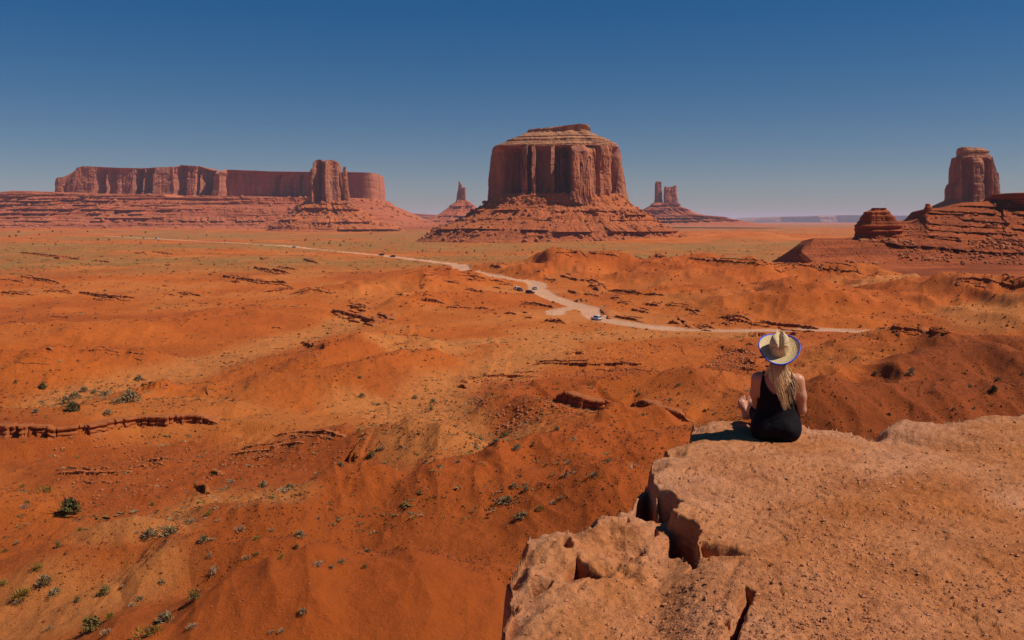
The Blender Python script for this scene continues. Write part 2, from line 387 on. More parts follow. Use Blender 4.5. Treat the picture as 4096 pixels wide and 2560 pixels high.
def base_height(X, Y):
    D = np.hypot(X, Y)
    z = np.zeros_like(X)
    wx = X + 9 * fbm2(X / 45, Y / 45, 3, 11); wy = Y + 9 * fbm2(X / 45 + 31, Y / 45, 3, 12)
    hills = np.full(X.shape, -2.0)
    for c, pts, zz, wb, wf in HILLS:
        ch = chain(c, pts, zz); wm = max(wb, wf) * 1.2
        m, dd, t, side, L = seg_field(wx, wy, ch, wm, True)
        if not m.any(): continue
        zc = np.interp(t, L / L[-1], [p[2] for p in ch])
        w = (wb + wf) / 2 + (wb - wf) / 2 * side
        q = np.clip(dd / w, 0, 1.2)
        prof = np.where(q < 1, 0.5 + 0.5 * np.cos(np.pi * q), 0)
        prof = 0.55 * prof + 0.45 * np.clip(1 - np.sqrt(q * q + 0.012) + 0.1, 0, 1)
        hh = (zc + 2.0) * prof - 2.0
        cur = hills[m]; hills[m] = smax(cur, hh, 1.6)
    hills += 2.0
    low = 0.9 * fbm2(X / 38, Y / 38, 4, 21)
    z = low * sstep(40, 90, D) * (1 - sstep(900, 2000, D)) + hills
    # erosion gullies, stronger on the hills and in the badlands to the right
    gul = ridged2(wx / 34 + 5, wy / 34, 4, 31)
    amp = np.clip(hills / 8.0, 0, 1.2) * 2.6 * (1 - sstep(300, 500, D)) + np.clip(hills / 10, 0, 1.3) * 5.0 * sstep(300, 420, D) * (1 - sstep(1000, 1400, D))
    gul2 = ridged2(wx / 60 + 5, wy / 60, 4, 35)
    z += (gul - 0.72) * amp * (1 - sstep(260, 420, D)) + (gul2 - 0.72) * amp * 1.35 * sstep(260, 420, D)
    fold = ridged2(wx / 17 + 3, wy / 46, 4, 33)
    fw = np.clip((hills - 1.0) / 6.0, 0, 1.3)
    z += (fold - 0.68) * fw * (4.2 * (1 - sstep(300, 420, D)) + 0.0)
    fold2 = ridged2(wx / 36 + 3, wy / 80, 4, 34)
    z += (fold2 - 0.68) * fw * 8.0 * sstep(300, 420, D) * (1 - sstep(900, 1200, D))
    # rills, crusts and small terraces
    nearw = sstep(55, 85, D)
    z += nearw * (1 - sstep(260, 420, D)) * (0.85 * (ridged2(wx / 11, wy / 11, 3, 36) - 0.7) + 0.42 * (ridged2(wx / 4.2, wy / 4.2, 3, 37) - 0.7) + 0.16 * fbm2(X / 1.5, Y / 1.5, 2, 38))
    z += sstep(200, 420, D) * (1 - sstep(1100, 1600, D)) * (1.5 * (ridged2(wx / 34, wy / 34, 4, 39) - 0.7) + 0.5 * fbm2(X / 9, Y / 9, 3, 40))
    # beyond: wide plain with faint swells
    z += sstep(700, 1800, D) * (4.0 * fbm2(X / 700, Y / 700, 4, 41) + 1.2 * fbm2(X / 120, Y / 120, 3, 45))
    z += sstep(2200, 4500, D) * 14.0 * sstep(400, -600, X)
    for pxx, pyy, hh, w in PLAIN:
        x0, y0 = at_plane(pxx, pyy, hh * 0.6)
        q = ((X - x0) / (w * 1.6)) ** 2 + ((Y - y0) / w) ** 2
        z += hh * np.exp(-q * 2) * (1 + 0.4 * fbm2(X / 60, Y / 60, 3, 51))
    # the valley floor stays clear under the viewpoint's cliff
    z = np.where(D < 60, np.minimum(z, 1.0), z)
    return z

class Ground:
    pass
G = Ground()
G.z = base_height(GX, GY)

def ground_z(x, y, arr=None):
    arr = G.z if arr is None else arr
    x = np.asarray(x, float); y = np.asarray(y, float)
    d = np.hypot(x, y); a = np.arctan2(x, y)
    r = np.clip(np.interp(d, DD, np.arange(NR)), 0, NR - 1.001); c = np.clip(np.interp(a, AZ, np.arange(NC)), 0, NC - 1.001)
    i = r.astype(int); j = c.astype(int); fr = r - i; fc = c - j
    return (arr[i, j] * (1 - fr) + arr[i + 1, j] * fr) * (1 - fc) + (arr[i, j + 1] * (1 - fr) + arr[i + 1, j + 1] * fr) * fc

def place(pxx, pyy):
    """first ground point that a picture point sees"""
    x0, y0, z0 = ray(pxx, pyy)
    a = math.atan2(x0, y0); k = np.hypot(x0, y0)
    zr = ground_z(DD * math.sin(a), DD * math.cos(a))
    line = CAM_Z + z0 / k * DD
    below = np.nonzero((line - zr <= 0) & (DD > 30))[0]
    if len(below) == 0: i = NR - 1
    else: i = below[0]
    g0 = line[i - 1] - zr[i - 1]; g1 = line[i] - zr[i]
    t = g0 / (g0 - g1) if g0 > g1 else 0
    t = min(max(t, 0), 1)
    d = DD[i - 1] + t * (DD[i] - DD[i - 1])
    return d * math.sin(a), d * math.cos(a), float(zr[i - 1] + t * (zr[i] - zr[i - 1]))
def place_line(c, pts, step=3.0):
    q = px(c, pts); out = []
    for a, b in zip(q[:-1], q[1:]):
        n = max(1, int(math.hypot(b[0] - a[0], b[1] - a[1]) / step))
        for i in range(n): out.append((a[0] + (b[0] - a[0]) * i / n, a[1] + (b[1] - a[1]) * i / n))
    out.append(q[-1][:2])
    return [place(*p) for p in out]

# --- road and washes are marked on the sheet
ROADS = [
 ('Q', [(-30, 285), (150, 315), (250, 335), (400, 360), (550, 376), (680, 388), (750, 412), (765, 440), (740, 462), (790, 492), (900, 565), (1050, 615), (1200, 655), (1350, 700), (1440, 745), (1490, 790), (1560, 835), (1700, 862), (1900, 892), (2100, 917), (2420, 942)], 5.2),
 ('R', [(0, 540), (250, 548), (600, 553), (900, 556), (1100, 562), (1250, 572), (1400, 578), (1560, 574)], 3.4),
 ('R', [(1790, 588), (1850, 600), (2060, 612)], 2.6),
 ('M', [(0, 14), (180, 30), (370, 55), (560, 76), (700, 96), (770, 104)], 6.5),
 ('L', [(640, 97), (900, 110), (1100, 122), (1240, 130), (1500, 142), (1700, 153), (1900, 176), (2100, 195), (2300, 212), (2420, 226)], 6.0),
 ('Q', [(1230, 690), (1100, 705), (980, 735), (960, 770)], 4.0),
]
AREAS = [('Q', [(480, 470), (600, 500), (760, 500)], 16.0), ('Q', [(1000, 770), (1200, 790), (1420, 800)], 17.0), ('Q', [(640, 440), (700, 450)], 10.0)]
WASHES = [
 ('L', [(380, 1095), (560, 1040), (700, 1010), (900, 968), (1100, 920), (1300, 855), (1500, 792), (1700, 733), (1900, 690), (2050, 640), (2150, 590)], 7.0),
 ('M', [(1150, 500), (1190, 560), (1100, 640), (980, 690), (850, 750), (680, 790), (560, 860), (500, 950)], 8.0),
 ('M', [(250, 560), (600, 560), (900, 540)], 6.0), ('M', [(850, 1150), (640, 1060), (400, 1000), (250, 980), (100, 940)], 7.0),
 ('B', [(600, 810), (900, 800), (1250, 640), (1600, 650)], 3.0), ('B', [(0, 1500), (150, 1350), (400, 1300), (700, 1180)], 5.0),
 ('M', [(1400, 520), (1900, 490), (2300, 500)], 10.0), ('R', [(1300, 230), (1420, 190), (1600, 180)], 10.0), ('R', [(2100, 400), (2300, 430), (2450, 380)], 10.0),
]
ROAD_Z = 0.4
def polymask(lines, soft, fixed=()):
    M_ = np.zeros(GX.shape)
    for i_, (c, pts, w) in enumerate(lines):
        ch = chain(c, pts, ROAD_Z) if i_ in fixed else place_line(c, pts)
        m, dd, t, side, L = seg_field(GX, GY, ch, w * (1 + soft) + 2)
        if m.any():
            wn_ = w * (1 + 0.18 * noise2(GX[m] / 14, GY[m] / 14, 5))
            M_[m] = np.maximum(M_[m], 1 - sstep(wn_ * (1 - 0.3 * soft), wn_ * (1 + soft), dd))
    return M_
ROADM = polymask(ROADS, 0.3, (0, 1, 2, 5))
AREAM = polymask(AREAS, 0.9, (0, 1, 2))
BANKM = polymask([ROADS[i] for i in (0, 1, 2, 5)] + AREAS, 3.5, range(9))
WASHM = polymask(WASHES, 1.2)
# level the carriageway
lv = np.maximum(ROADM, AREAM * 0.8)
def blur(a, n):
    for _ in range(n):
        a[1:-1, :] = (a[:-2, :] + 2 * a[1:-1, :] + a[2:, :]) / 4; a[:, 1:-1] = (a[:, :-2] + 2 * a[:, 1:-1] + a[:, 2:]) / 4
    return a
sm = blur(G.z.copy(), 14)
G.z = G.z * (1 - BANKM) + ROAD_Z * BANKM
sm = blur(G.z.copy(), 14)
G.z = G.z * (1 - lv) + (sm - 0.35) * lv
G.z -= 0.5 * WASHM * sstep(60, 120, np.hypot(GX, GY))

# --- rock ledges: the beds crop out as low dark steps facing the viewpoint
LEDGES = []   # crop, points (base or mid line of the face), height in crop pixels
FIXED = {}
def LG(c, h, *lines, z=None):
    for l in lines:
        if z is not None: FIXED[len(LEDGES)] = z
        LEDGES.append((c, l, h))
LG('L', 7, [(120, 198), (330, 222), (480, 240)], [(550, 246), (660, 258)], [(810, 197), (880, 203)], [(920, 193), (1045, 212)], [(0, 360), (140, 375)], [(1680, 288), (1810, 304)], [(300, 585), (420, 592)], [(1000, 275), (1030, 278)], [(100, 860), (320, 872)], [(0, 835), (60, 830)], [(560, 480), (700, 490)])
LG('L', 10, [(320, 230), (365, 236)], [(120, 345), (240, 362), (360, 388)], [(0, 440), (80, 450), (200, 455)], [(255, 432), (430, 438)], [(1000, 455), (1060, 458)], [(1070, 440), (1210, 462)], [(1275, 320), (1320, 322)], [(1830, 240), (1920, 265)], [(1570, 232), (1610, 240)], [(1750, 452), (1900, 424), (2010, 447)], [(460, 787), (620, 792), (730, 803)], [(750, 802), (880, 812)], [(1640, 655), (1710, 657)])
LG('L', 14, [(470, 440), (600, 462), (720, 475), (820, 472)], [(1345, 344), (1480, 364), (1560, 380), (1740, 384)], [(1375, 378), (1460, 380)], [(1530, 292), (1640, 314), (1750, 324)], [(1590, 436), (1650, 434), (1780, 420)], [(2095, 520), (2225, 538)], [(270, 775), (340, 800)])
LG('L', 20, [(2005, 556), (2110, 588), (2260, 622)], [(2280, 578), (2345, 608)], [(1830, 755), (1905, 768)])
LG('L', 40, [(975, 1020), (1012, 1012), (1050, 1020)])
LG('M', 9, [(640, 152), (760, 162), (830, 182)], [(830, 182), (940, 197)], [(890, 207), (990, 217)], [(440, 157), (560, 152)], [(860, 227), (915, 234)], [(1110, 132), (1160, 135)], [(1410, 267), (1510, 282)], [(1570, 292), (1640, 290)], [(1610, 317), (1690, 327)], [(1900, 332), (2050, 347)], [(2090, 462), (2210, 474)], [(850, 387), (890, 387)], [(700, 175), (800, 195)], [(560, 190), (640, 200)], [(690, 240), (800, 255)], [(1160, 175), (1250, 185)])
LG('M', 13, [(410, 210), (460, 216)], [(1050, 324), (1120, 329), (1230, 349)], [(1270, 158), (1380, 186)], [(1390, 182), (1460, 192), (1510, 202)], [(1440, 217), (1520, 226)], [(1320, 252), (1370, 266)], [(1560, 248), (1700, 261), (1800, 266), (1900, 276)], [(1760, 324), (1870, 339)], [(1700, 362), (1810, 384)], [(2020, 358), (2120, 378)], [(1590, 408), (1680, 418), (1740, 428)], [(1510, 362), (1540, 392)], [(1355, 308), (1385, 314)], [(580, 349), (665, 354)], [(750, 352), (840, 359)], [(1050, 409), (1110, 414)], [(1170, 429), (1300, 442)], [(850, 90), (920, 107)])
LG('M', 18, [(280, 268), (322, 272)], [(420, 300), (500, 310), (580, 324)], [(0, 352), (100, 358)], [(930, 386), (1010, 391)], [(1470, 232), (1510, 244)], [(165, 400), (230, 425)], [(1100, 697), (1300, 695), (1500, 699), (1760, 697)], [(1320, 632), (1420, 630)], [(800, 768), (930, 772), (1050, 766)])
LG('M', 24, [(0, 410), (80, 425), (150, 445)], [(1920, 444), (2000, 450)], [(2280, 432), (2420, 440)], [(700, 806), (770, 785)])
LG('M', 11, [(1240, 12), (1400, 18), (1560, 26), (1640, 40)], [(1810, 36), (1920, 46)], [(2030, 52), (2200, 64), (2420, 82)])
LG('M', 54, [(1235, 900), (1330, 925), (1450, 950), (1540, 955), (1620, 935)], [(1680, 945), (1780, 970), (1860, 1005), (1950, 1030), (2080, 1050)], z=3.0)
LG('B', 46, [(-250, 340), (0, 345), (120, 348), (300, 348), (480, 330), (700, 292), (800, 274), (950, 278), (1100, 265), (1262, 268)], z=3.0)
LG('B', 16, [(1570, 350), (1700, 338), (1850, 338), (1970, 356)], [(1300, 460), (1540, 448), (1620, 408), (1750, 402)], [(320, 566), (600, 578), (750, 558)], [(800, 512), (1000, 488)], [(1190, 556), (1260, 574)], [(1400, 500), (1560, 470)])
LG('B', 44, [(1985, 490), (2030, 486), (2062, 478)], [(1175, 680), (1200, 676)])
LG('R', 13, [(70, 52), (200, 64), (470, 90), (690, 106), (850, 110), (1050, 128), (1310, 155)], [(120, 532), (280, 544)])
LG('R', 20, [(1970, 210), (2060, 200), (2200, 220), (2350, 240), (2480, 250)], [(370, 490), (450, 484), (540, 502)], [(590, 506), (700, 517), (840, 532), (1000, 546)], [(0, 500), (40, 508)], [(1400, 552), (1480, 540), (1650, 556), (1720, 562), (1880, 582), (1960, 595)], [(490, 655), (545, 658)])
LG('R', 28, [(390, 705), (510, 712)], [(470, 785), (570, 790)], [(480, 836), (570, 838)], [(560, 600), (640, 590)])

LEDGE_PATHS = []
for i_, (c, pts, h) in enumerate(LEDGES):
    if i_ in FIXED:
        q = px(c, pts); q = [(np.interp(t, [0, 1], [a[0], b[0]]), np.interp(t, [0, 1], [a[1], b[1]])) for a, b in zip(q[:-1], q[1:]) for t in np.linspace(0, 0.9, 6)] + [q[-1]]
        A = np.array([(*map(float, at_plane(p[0], p[1], FIXED[i_])), FIXED[i_]) for p in q])
    else:
        A = np.array(place_line(c, pts, 2.0))
    # keep a ledge together in depth where a ray slips past a crest
    md = np.median(np.hypot(A[:, 0], A[:, 1])); dd = np.hypot(A[:, 0], A[:, 1])
    k = np.clip(dd, md * 0.72, md * 1.4) / dd; A[:, :2] *= k[:, None]
    if len(A) > 4:
        for _ in range(2): A[1:-1, :2] = (A[:-2, :2] + 2 * A[1:-1, :2] + A[2:, :2]) / 4
    hm = crop_len(c, h) * md / F
    LEDGE_PATHS.append((A, hm))
lrng = np.random.default_rng(41)
for i_, (A, hm) in enumerate(list(LEDGE_PATHS)):
    if i_ in FIXED: continue
    if hm > 3.5 and lrng.random() < 0.5: continue
    for _ in range(2):
        n = len(A)
        if n < 3: continue
        a = lrng.integers(0, max(1, n // 2)); b = min(n, a + max(3, int(n * lrng.uniform(0.4, 0.9)))); B = A[a:b].copy()
        if len(B) < 3: continue
        dm = np.hypot(B[:, 0], B[:, 1]); k = 1 + lrng.choice([-1, 1]) * lrng.uniform(3, 9) * hm / dm.mean()
        B[:, :2] *= k; along = (A[-1, :2] - A[0, :2]); along /= np.linalg.norm(along) + 1e-6; B[:, :2] += along * lrng.uniform(-6, 10) * hm
        B[:, :2] += np.stack([noise2(np.arange(len(B)) * 0.5, np.full(len(B), _ + hm), 61), noise2(np.arange(len(B)) * 0.5, np.full(len(B), 9 + _ + hm), 62)], -1) * hm * 1.5
        LEDGE_PATHS.append((B, hm * lrng.uniform(0.35, 0.7)))
dz = np.zeros_like(G.z)
for i_, zf in FIXED.items():       # terrace: flat foot in front, bench behind
    A, hm = LEDGE_PATHS[i_]
    m, dd, t, side, L = seg_field(GX, GY, A, 26.0)
    bk = sstep(-0.15, 0.15, side)
    wf = 1 - sstep(1.5, 13.0, dd); wb = 1 - sstep(6.0, 24.0, dd)
    tgt = bk * np.clip(G.z[m], zf, zf + 0.28 * dd) + (1 - bk) * (np.minimum(zf - 0.12 * dd, np.maximum(G.z[m], zf - 0.5 * dd)))
    w = bk * wb + (1 - bk) * wf
    G.z[m] = G.z[m] * (1 - w) + tgt * w
for A, hm in LEDGE_PATHS:
    back = max(7 * hm, 8.0)
    m, dd, t, side, L = seg_field(GX, GY, A, back)
    if not m.any(): continue
    end = sstep(0, 0.12, t) * sstep(0, 0.12, 1 - t)
    beyond = sstep(-0.1, 0.5, side) * (1 - sstep(0.15 * back, back, dd))
    dz[m] = np.maximum(dz[m], hm * 0.86 * end * beyond)
G.z += dz * (1 - ROADM)

# --- colour: what the ground is made of (no light in it)
D = np.hypot(GX, GY)
def lerp3(a, b, t): return a * (1 - t[..., None]) + np.asarray(b) * t[..., None]
col = np.broadcast_to(SAND, GX.shape + (3,)).copy()
n1 = fbm2(GX / 55, GY / 55, 5, 61); n2 = fbm2(GX / 300, GY / 300, 4, 62); n3 = fbm2(GX / 9, GY / 9, 4, 63)
grad = np.zeros_like(G.z); hh = G.z
col = lerp3(col, (0.371, 0.076, 0.011), sstep(0.0, 0.45, n1) * 0.8)            # deeper red patches
col = lerp3(col, (0.484, 0.142, 0.030), sstep(0.0, 0.5, -n1) * 0.75)             # paler drift sand
hillm = sstep(3.5, 9, hh) * (1 - sstep(900, 1300, D))
col = lerp3(col, (0.381, 0.072, 0.009), hillm * (0.55 + 0.35 * n3))
rightm = 0.0 * sstep(60, 160, GX) * sstep(120, 150, D) * (1 - sstep(230, 330, D))
col = lerp3(col, (0.245, 0.046, 0.006), rightm * np.clip(0.85 + 0.3 * n3, 0, 1))                            # brown hills to the right
col = lerp3(col, (0.515, 0.178, 0.046), WASHM * 0.75)
col = lerp3(col, (0.484, 0.152, 0.035), AREAM * 0.8)
scrub = sstep(620, 1000, D) * sstep(-0.35, 0.25, n2 + 0.25 * n1 + 0.2) * (1 - sstep(9000, 15000, D) * 0.5)
scrub *= 1 - sstep(6, 11, hh)
scrub *= (0.55 + 0.45 * sstep(-0.3, 0.3, fbm2(GX / 25, GY / 60, 3, 66)))
col = lerp3(col, (0.252, 0.130, 0.036), scrub * 0.85)
col = lerp3(col, (0.412, 0.104, 0.024), sstep(2500, 6000, D) * (1 - scrub) * 0.6)
col = lerp3(col, (0.56, 0.285, 0.165), np.clip(ROADM, 0, 1))
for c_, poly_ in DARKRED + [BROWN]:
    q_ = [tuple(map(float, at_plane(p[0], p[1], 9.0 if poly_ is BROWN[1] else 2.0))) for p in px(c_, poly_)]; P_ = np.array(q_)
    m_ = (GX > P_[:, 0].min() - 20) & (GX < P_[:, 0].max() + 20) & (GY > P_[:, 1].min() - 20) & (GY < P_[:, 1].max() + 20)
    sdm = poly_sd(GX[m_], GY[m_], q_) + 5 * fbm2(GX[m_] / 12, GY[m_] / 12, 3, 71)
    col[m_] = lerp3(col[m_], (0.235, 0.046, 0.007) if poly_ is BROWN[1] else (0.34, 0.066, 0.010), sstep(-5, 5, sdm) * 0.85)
col = np.clip(col, 0, 1)
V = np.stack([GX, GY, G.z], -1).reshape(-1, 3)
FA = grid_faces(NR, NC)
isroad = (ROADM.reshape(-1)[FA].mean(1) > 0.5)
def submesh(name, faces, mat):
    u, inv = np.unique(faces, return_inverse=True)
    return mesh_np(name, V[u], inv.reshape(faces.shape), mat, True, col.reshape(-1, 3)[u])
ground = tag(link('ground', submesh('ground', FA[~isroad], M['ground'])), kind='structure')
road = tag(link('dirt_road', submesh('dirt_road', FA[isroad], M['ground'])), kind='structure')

# --- ledge meshes
def block_noise(s, size, seed):
    k = np.floor(s / size + 0.35 * np.sin(s / size * 2.7 + seed)).astype(np.int64)
    return _h(k, k * 0 + seed, k * 0, 5) * 2 - 1, k
def ledge_mesh(A, hm, seed, step):
    P = A[:, :2]; L = np.r_[0, np.cumsum(np.hypot(*np.diff(P, axis=0).T))]
    n = int(np.clip(L[-1] / step, 6, 420)); s = np.linspace(0, L[-1], n)
    x = np.interp(s, L, P[:, 0]); y = np.interp(s, L, P[:, 1])
    dm = np.hypot(x, y); sh_ = np.minimum(0.5 * dm * dm * 0.62 / 37800.0, 1.5 * hm) ; x = x * (1 - sh_ / dm); y = y * (1 - sh_ / dm)
    tx, ty = np.gradient(x), np.gradient(y); l = np.hypot(tx, ty) + 1e-9
    nx, ny = ty / l, -tx / l
    f = np.where(nx * x + ny * y > 0, -1, 1); nx, ny = nx * f, ny * f      # towards the viewpoint
    b1, k1 = block_noise(s, hm * 1.3 + 0.3, seed); b2, k2 = block_noise(s, hm * 0.5 + 0.15, seed + 3)
    crack = np.r_[0, (np.diff(k1) != 0).astype(float)]; crack = np.maximum(crack, np.r_[crack[1:], 0])
    w = noise2(s / (hm * 5 + 1), s * 0 + seed, 9)
    end = np.minimum(1, np.minimum(s, L[-1] - s) / (2.0 * hm + 0.3)) ** 0.6
    off = hm * (0.30 * b1 + 0.16 * b2 + 0.35 * w) - crack * hm * 0.35
    top = hm * (0.98 + 0.20 * b1 + 0.10 * b2 + 0.25 * w) * end - crack * hm * 0.2
    zb = ground_z(x + nx * hm * 0.8, y + ny * hm * 0.8); zt = np.maximum(zb * 0.6 + ground_z(x - nx * hm * 2.5, y - ny * hm * 2.5) * 0.4, zb)
    lip = np.max([ground_z(x - nx * hm * k, y - ny * hm * k) for k in (0, 0.4, 0.9)], axis=0)
    zt = np.maximum(zb + top, lip * end + zb * (1 - end) + (0.12 * hm + 0.1 * hm * b1) * end)
    zt = np.minimum(zt, zb + 1.35 * hm)
    zback = np.minimum(ground_z(x - nx * hm * 3.2, y - ny * hm * 3.2) - 0.35 * hm, zt)
    rows = []
    prof = [(-3.2, None), (-1.4, 0.99), (-0.35, 1.03), (0.06, 0.985), (0.10, 0.86), (-0.10, 0.74), (-0.14, 0.60), (0.04, 0.52), (0.06, 0.40), (-0.02, 0.28), (0.16, 0.12), (0.5, -0.35)]
    for i, (o, h) in enumerate(prof):
        jit = hm * 0.10 * noise3(s / (hm * 0.5 + .1), s * 0 + i * 3.1, s * 0 + seed, 3) if i > 1 else 0
        oo = o * hm + (off if i > 0 else 0) + jit
        if o > -1 and o < 0.4: oo = oo * (0.3 + 0.7 * end)
        z = zback if h is None else zb + (zt - zb) * h
        rows.append(np.stack([x + nx * oo, y + ny * oo, z], -1))
    return np.concatenate(rows), grid_faces(len(prof), n)[:, ::-1]
for i, (A, hm) in enumerate(LEDGE_PATHS):
    d = np.median(np.hypot(A[:, 0], A[:, 1]))
    Vv, Ff = ledge_mesh(A, hm, i, max(0.55 * d / F, 0.12))
    link('rock_ledge', mesh_np('rock_ledge', Vv, Ff, M['ledge'], False), ground)
# ------------------------------------------------------------------ buttes and mesas
def zprof(c, pts, d):
    """picture profile -> function of world x at depth d giving height"""
    q = px(c, pts); X = []; Z = []
    for p in q:
        x, y, z = at_dist(p[0], p[1], d); X.append(float(x)); Z.append(float(z))
    return lambda x: np.interp(x, X, Z)
def xprof(c, pts, d):
    q = px(c, [(p[0], 0, p[1]) for p in pts]); X = [float(at_dist(p[0], HORIZON, d)[0]) for p in q]; W = [p[2] for p in q]
    return lambda x: np.interp(x, X, W)

def tower(c, d, levels, depth, nu=520, nv=110, n=4.0, top=None, topk=0.0, base=None, basek=0.0, relief=None,
          flute=4.0, fscale=18.0, crack=6.0, strata=0.0, sscale=9.0, ledges=(), rough=1.0, gully=0.0, gscale=60.0, seed=1, close=True, cy=0.0, front=0.74, recess_v=(0.0, 1.0), tilt=0.0, rk=1.6):
    """surface of revolution-like rock body whose left and right outlines follow the picture.
    levels: (picture y, left x, right x) from the foot up; depth: half depth (m) or ratio of half width"""
    q = [(*px(c, [(l[1], l[0])])[0], px(c, [(l[2], l[0])])[0][0]) for l in levels]
    lv = []
    for (xl, y, xr) in q:
        a, _, z = at_dist(xl, y, d); b = at_dist(xr, y, d)[0]; lv.append((float(a), float(b), float(z)))
    lv = np.array(lv)
    w0 = (lv[0, 1] - lv[0, 0]) / 2
    step = np.hypot(np.diff(lv[:, 2]), 0.5 * np.diff(lv[:, 1] - lv[:, 0]) * 0.6) + 1e-3
    s = np.r_[0, np.cumsum(step)]; v = np.linspace(0, s[-1], nv)
    v = np.unique(np.r_[v, s, s[1:-1] - 0.002 * s[-1]]); v = v[v >= 0]
    xl, xr, zz = (np.interp(v, s, lv[:, i]) for i in range(3)); vn = v / s[-1]
    # perimeter angle: most of the points on the side that faces the viewpoint
    nf = int(nu * front); nb = nu - nf
    th = np.r_[np.linspace(math.pi, 2 * math.pi, nf, endpoint=False), np.linspace(0, math.pi, nb, endpoint=False)]
    # even spacing along the front face
    cx_, sx_ = np.cos(th), np.sin(th)
    ux = np.sign(cx_) * np.abs(cx_) ** (2 / n); uy = np.sign(sx_) * np.abs(sx_) ** (2 / n)
    fx = np.linspace(-1, 1, 4000); fy = -(1 - np.abs(fx) ** n) ** (1 / n)
    fl = np.r_[0, np.cumsum(np.hypot(np.diff(fx), np.diff(fy) * 0.8))]; fs = np.linspace(0, fl[-1], nf, endpoint=False)
    ux[:nf] = np.interp(fs, fl, fx); uy[:nf] = np.interp(fs, fl, fy)
    nvv = len(v)
    cxm, hw = ((xl + xr) / 2)[:, None], ((xr - xl) / 2)[:, None]
    dep = depth * hw if depth < 3 else depth * (hw / w0) ** 0.8
    X = cxm + hw * ux[None, :]; Y = d + cy + dep * uy[None, :]; Z = zz[:, None] + 0 * X
    nx = ux / max(1e-6, 1) ; ny = uy
    gx = np.sign(ux) * np.abs(ux) ** (n - 1) / w0; gy = np.sign(uy) * np.abs(uy) ** (n - 1) / (dep[0, 0] if np.ndim(dep) else depth)
    gl = np.hypot(gx, gy) + 1e-9; NXn, NYn = (gx / gl)[None, :], (gy / gl)[None, :]
    facing = np.clip(-NYn, 0, 1)
    # large recesses and buttresses of the front
    off = np.zeros_like(X)
    if relief is not None:
        r = rk * xprof(c, relief, d)(X + 0.012 * w0 * noise2(Z / 22.0, X * 0, seed + 1)); env = sstep(recess_v[0] - 0.05, recess_v[0] + 0.05, vn)[:, None] * (1 - sstep(recess_v[1] - 0.1, recess_v[1] + 0.02, vn))[:, None]
        wob = 1 + 0.0 * X
        off = off + r * env * facing
    off = off + tilt * (X - X.min()) * facing                # the wall runs away towards the right
    per = np.r_[0, np.cumsum(np.hypot(np.diff(X[0]), np.diff(Y[0])))][None, :] + seed * 517.0
    vert = noise2(per / fscale + 0.25 * noise2(Z / 30, per / 60, seed + 2), Z / (fscale * 7), seed)
    v2 = noise2(per / (fscale * 0.37), Z / (fscale * 3), seed + 4); v3 = noise2(per / (fscale * 3.1), Z / (fscale * 12), seed + 5)
    blk = np.round(vert * 2.2) / 2.2
    v4 = noise2(per / (fscale * 1.9) + 0.3 * noise2(Z / 45, per / 80, seed + 3), Z / (fscale * 2.6), seed + 6)
    slab = np.round(v4 * 1.8) / 1.8                                   # slabs that have fallen away
    off = off + flute * (0.45 * blk + 0.3 * v2 + 1.5 * v3 + 0.9 * slab + 0.4)
    if crack:
        ck = np.abs(noise2(per / (fscale * 0.8) + 40 + 0.5 * noise2(Z / 25, per / 50, seed + 8), Z / (fscale * 9), seed + 7))
        off = off + crack * np.clip(1 - ck / 0.10, 0, 1) * sstep(-0.3, 0.3, noise2(per / (fscale * 2.3), Z / (fscale * 4), seed + 9))
    if strata:
        zz_ = Z + 1.6 * noise2(per / 120, Z * 0, seed + 10)
        st = noise2(zz_ / sscale, per / 900, seed + 11); st = np.round(st * 3) / 3
        off = off + strata * st + strata * 0.5 * noise2(zz_ / (sscale * 0.4), per / 200, seed + 12)
    if gully:
        off = off + gully * ridged2(per / gscale, Z / (gscale * 3), 3, seed + 13) * sstep(0.0, 0.15, 1 - vn)[:, None]
    for (cyl, push, span, thr, x0, x1) in ledges:       # benches: picture y of the lip, metres out, fade height, how continuous, x range
        zl = float(at_dist(512, px(c, [(0, cyl)])[0][1], d)[2])
        ex = sstep(0, 12, X - float(at_dist(px(c, [(x0, 0)])[0][0], 221, d)[0])) * sstep(0, 12, float(at_dist(px(c, [(x1, 0)])[0][0], 221, d)[0]) - X)
        zw = zl + span * 0.12 * noise2(per / 140, Z * 0, seed + 14)
        mk = sstep(thr - 0.12, thr + 0.12, noise2(per / 70, Z * 0 + zl, seed + 15) + 0.4 * noise2(per / 19, Z * 0 + zl, seed + 16)) * ex
        up = np.where(Z >= zw, np.clip(1 - (Z - zw) / span, 0, 1), 0)
        blkn = 1 + 0.35 * np.round(noise2(per / 9, Z * 0 + zl, seed + 17) * 2) / 2
        off = off - push * up * mk * blkn
    off = off + rough * (0.6 * noise3(X / 6, Y / 6, Z / 6, seed + 18) + 0.5 * noise3(X / 2.4, Y / 2.4, Z / 2.4, seed + 19)) + rough * 1.2 * noise3(X / 21, Y / 21, Z / 21, seed + 20)
    edge = 0.35 + 0.65 * np.clip(facing * 1.4, 0, 1)       # keep the outline where the picture has it
    off = off * edge
    X = X - NXn * off; Y = Y - NYn * off
    if top is not None:
        zt = zprof(c, top, d); zmax = lv[-1, 2]
        Z = Z + (zt(X) - zmax) * sstep(topk, 1.0, vn)[:, None]
    if base is not None:
        zb = zprof(c, base, d); Z = Z + (zb(X) - lv[0, 2]) * (1 - sstep(0.0, basek, vn))[:, None]
    V_ = np.stack([X, Y, Z], -1).reshape(-1, 3); F_ = grid_faces(nvv, nu, True)
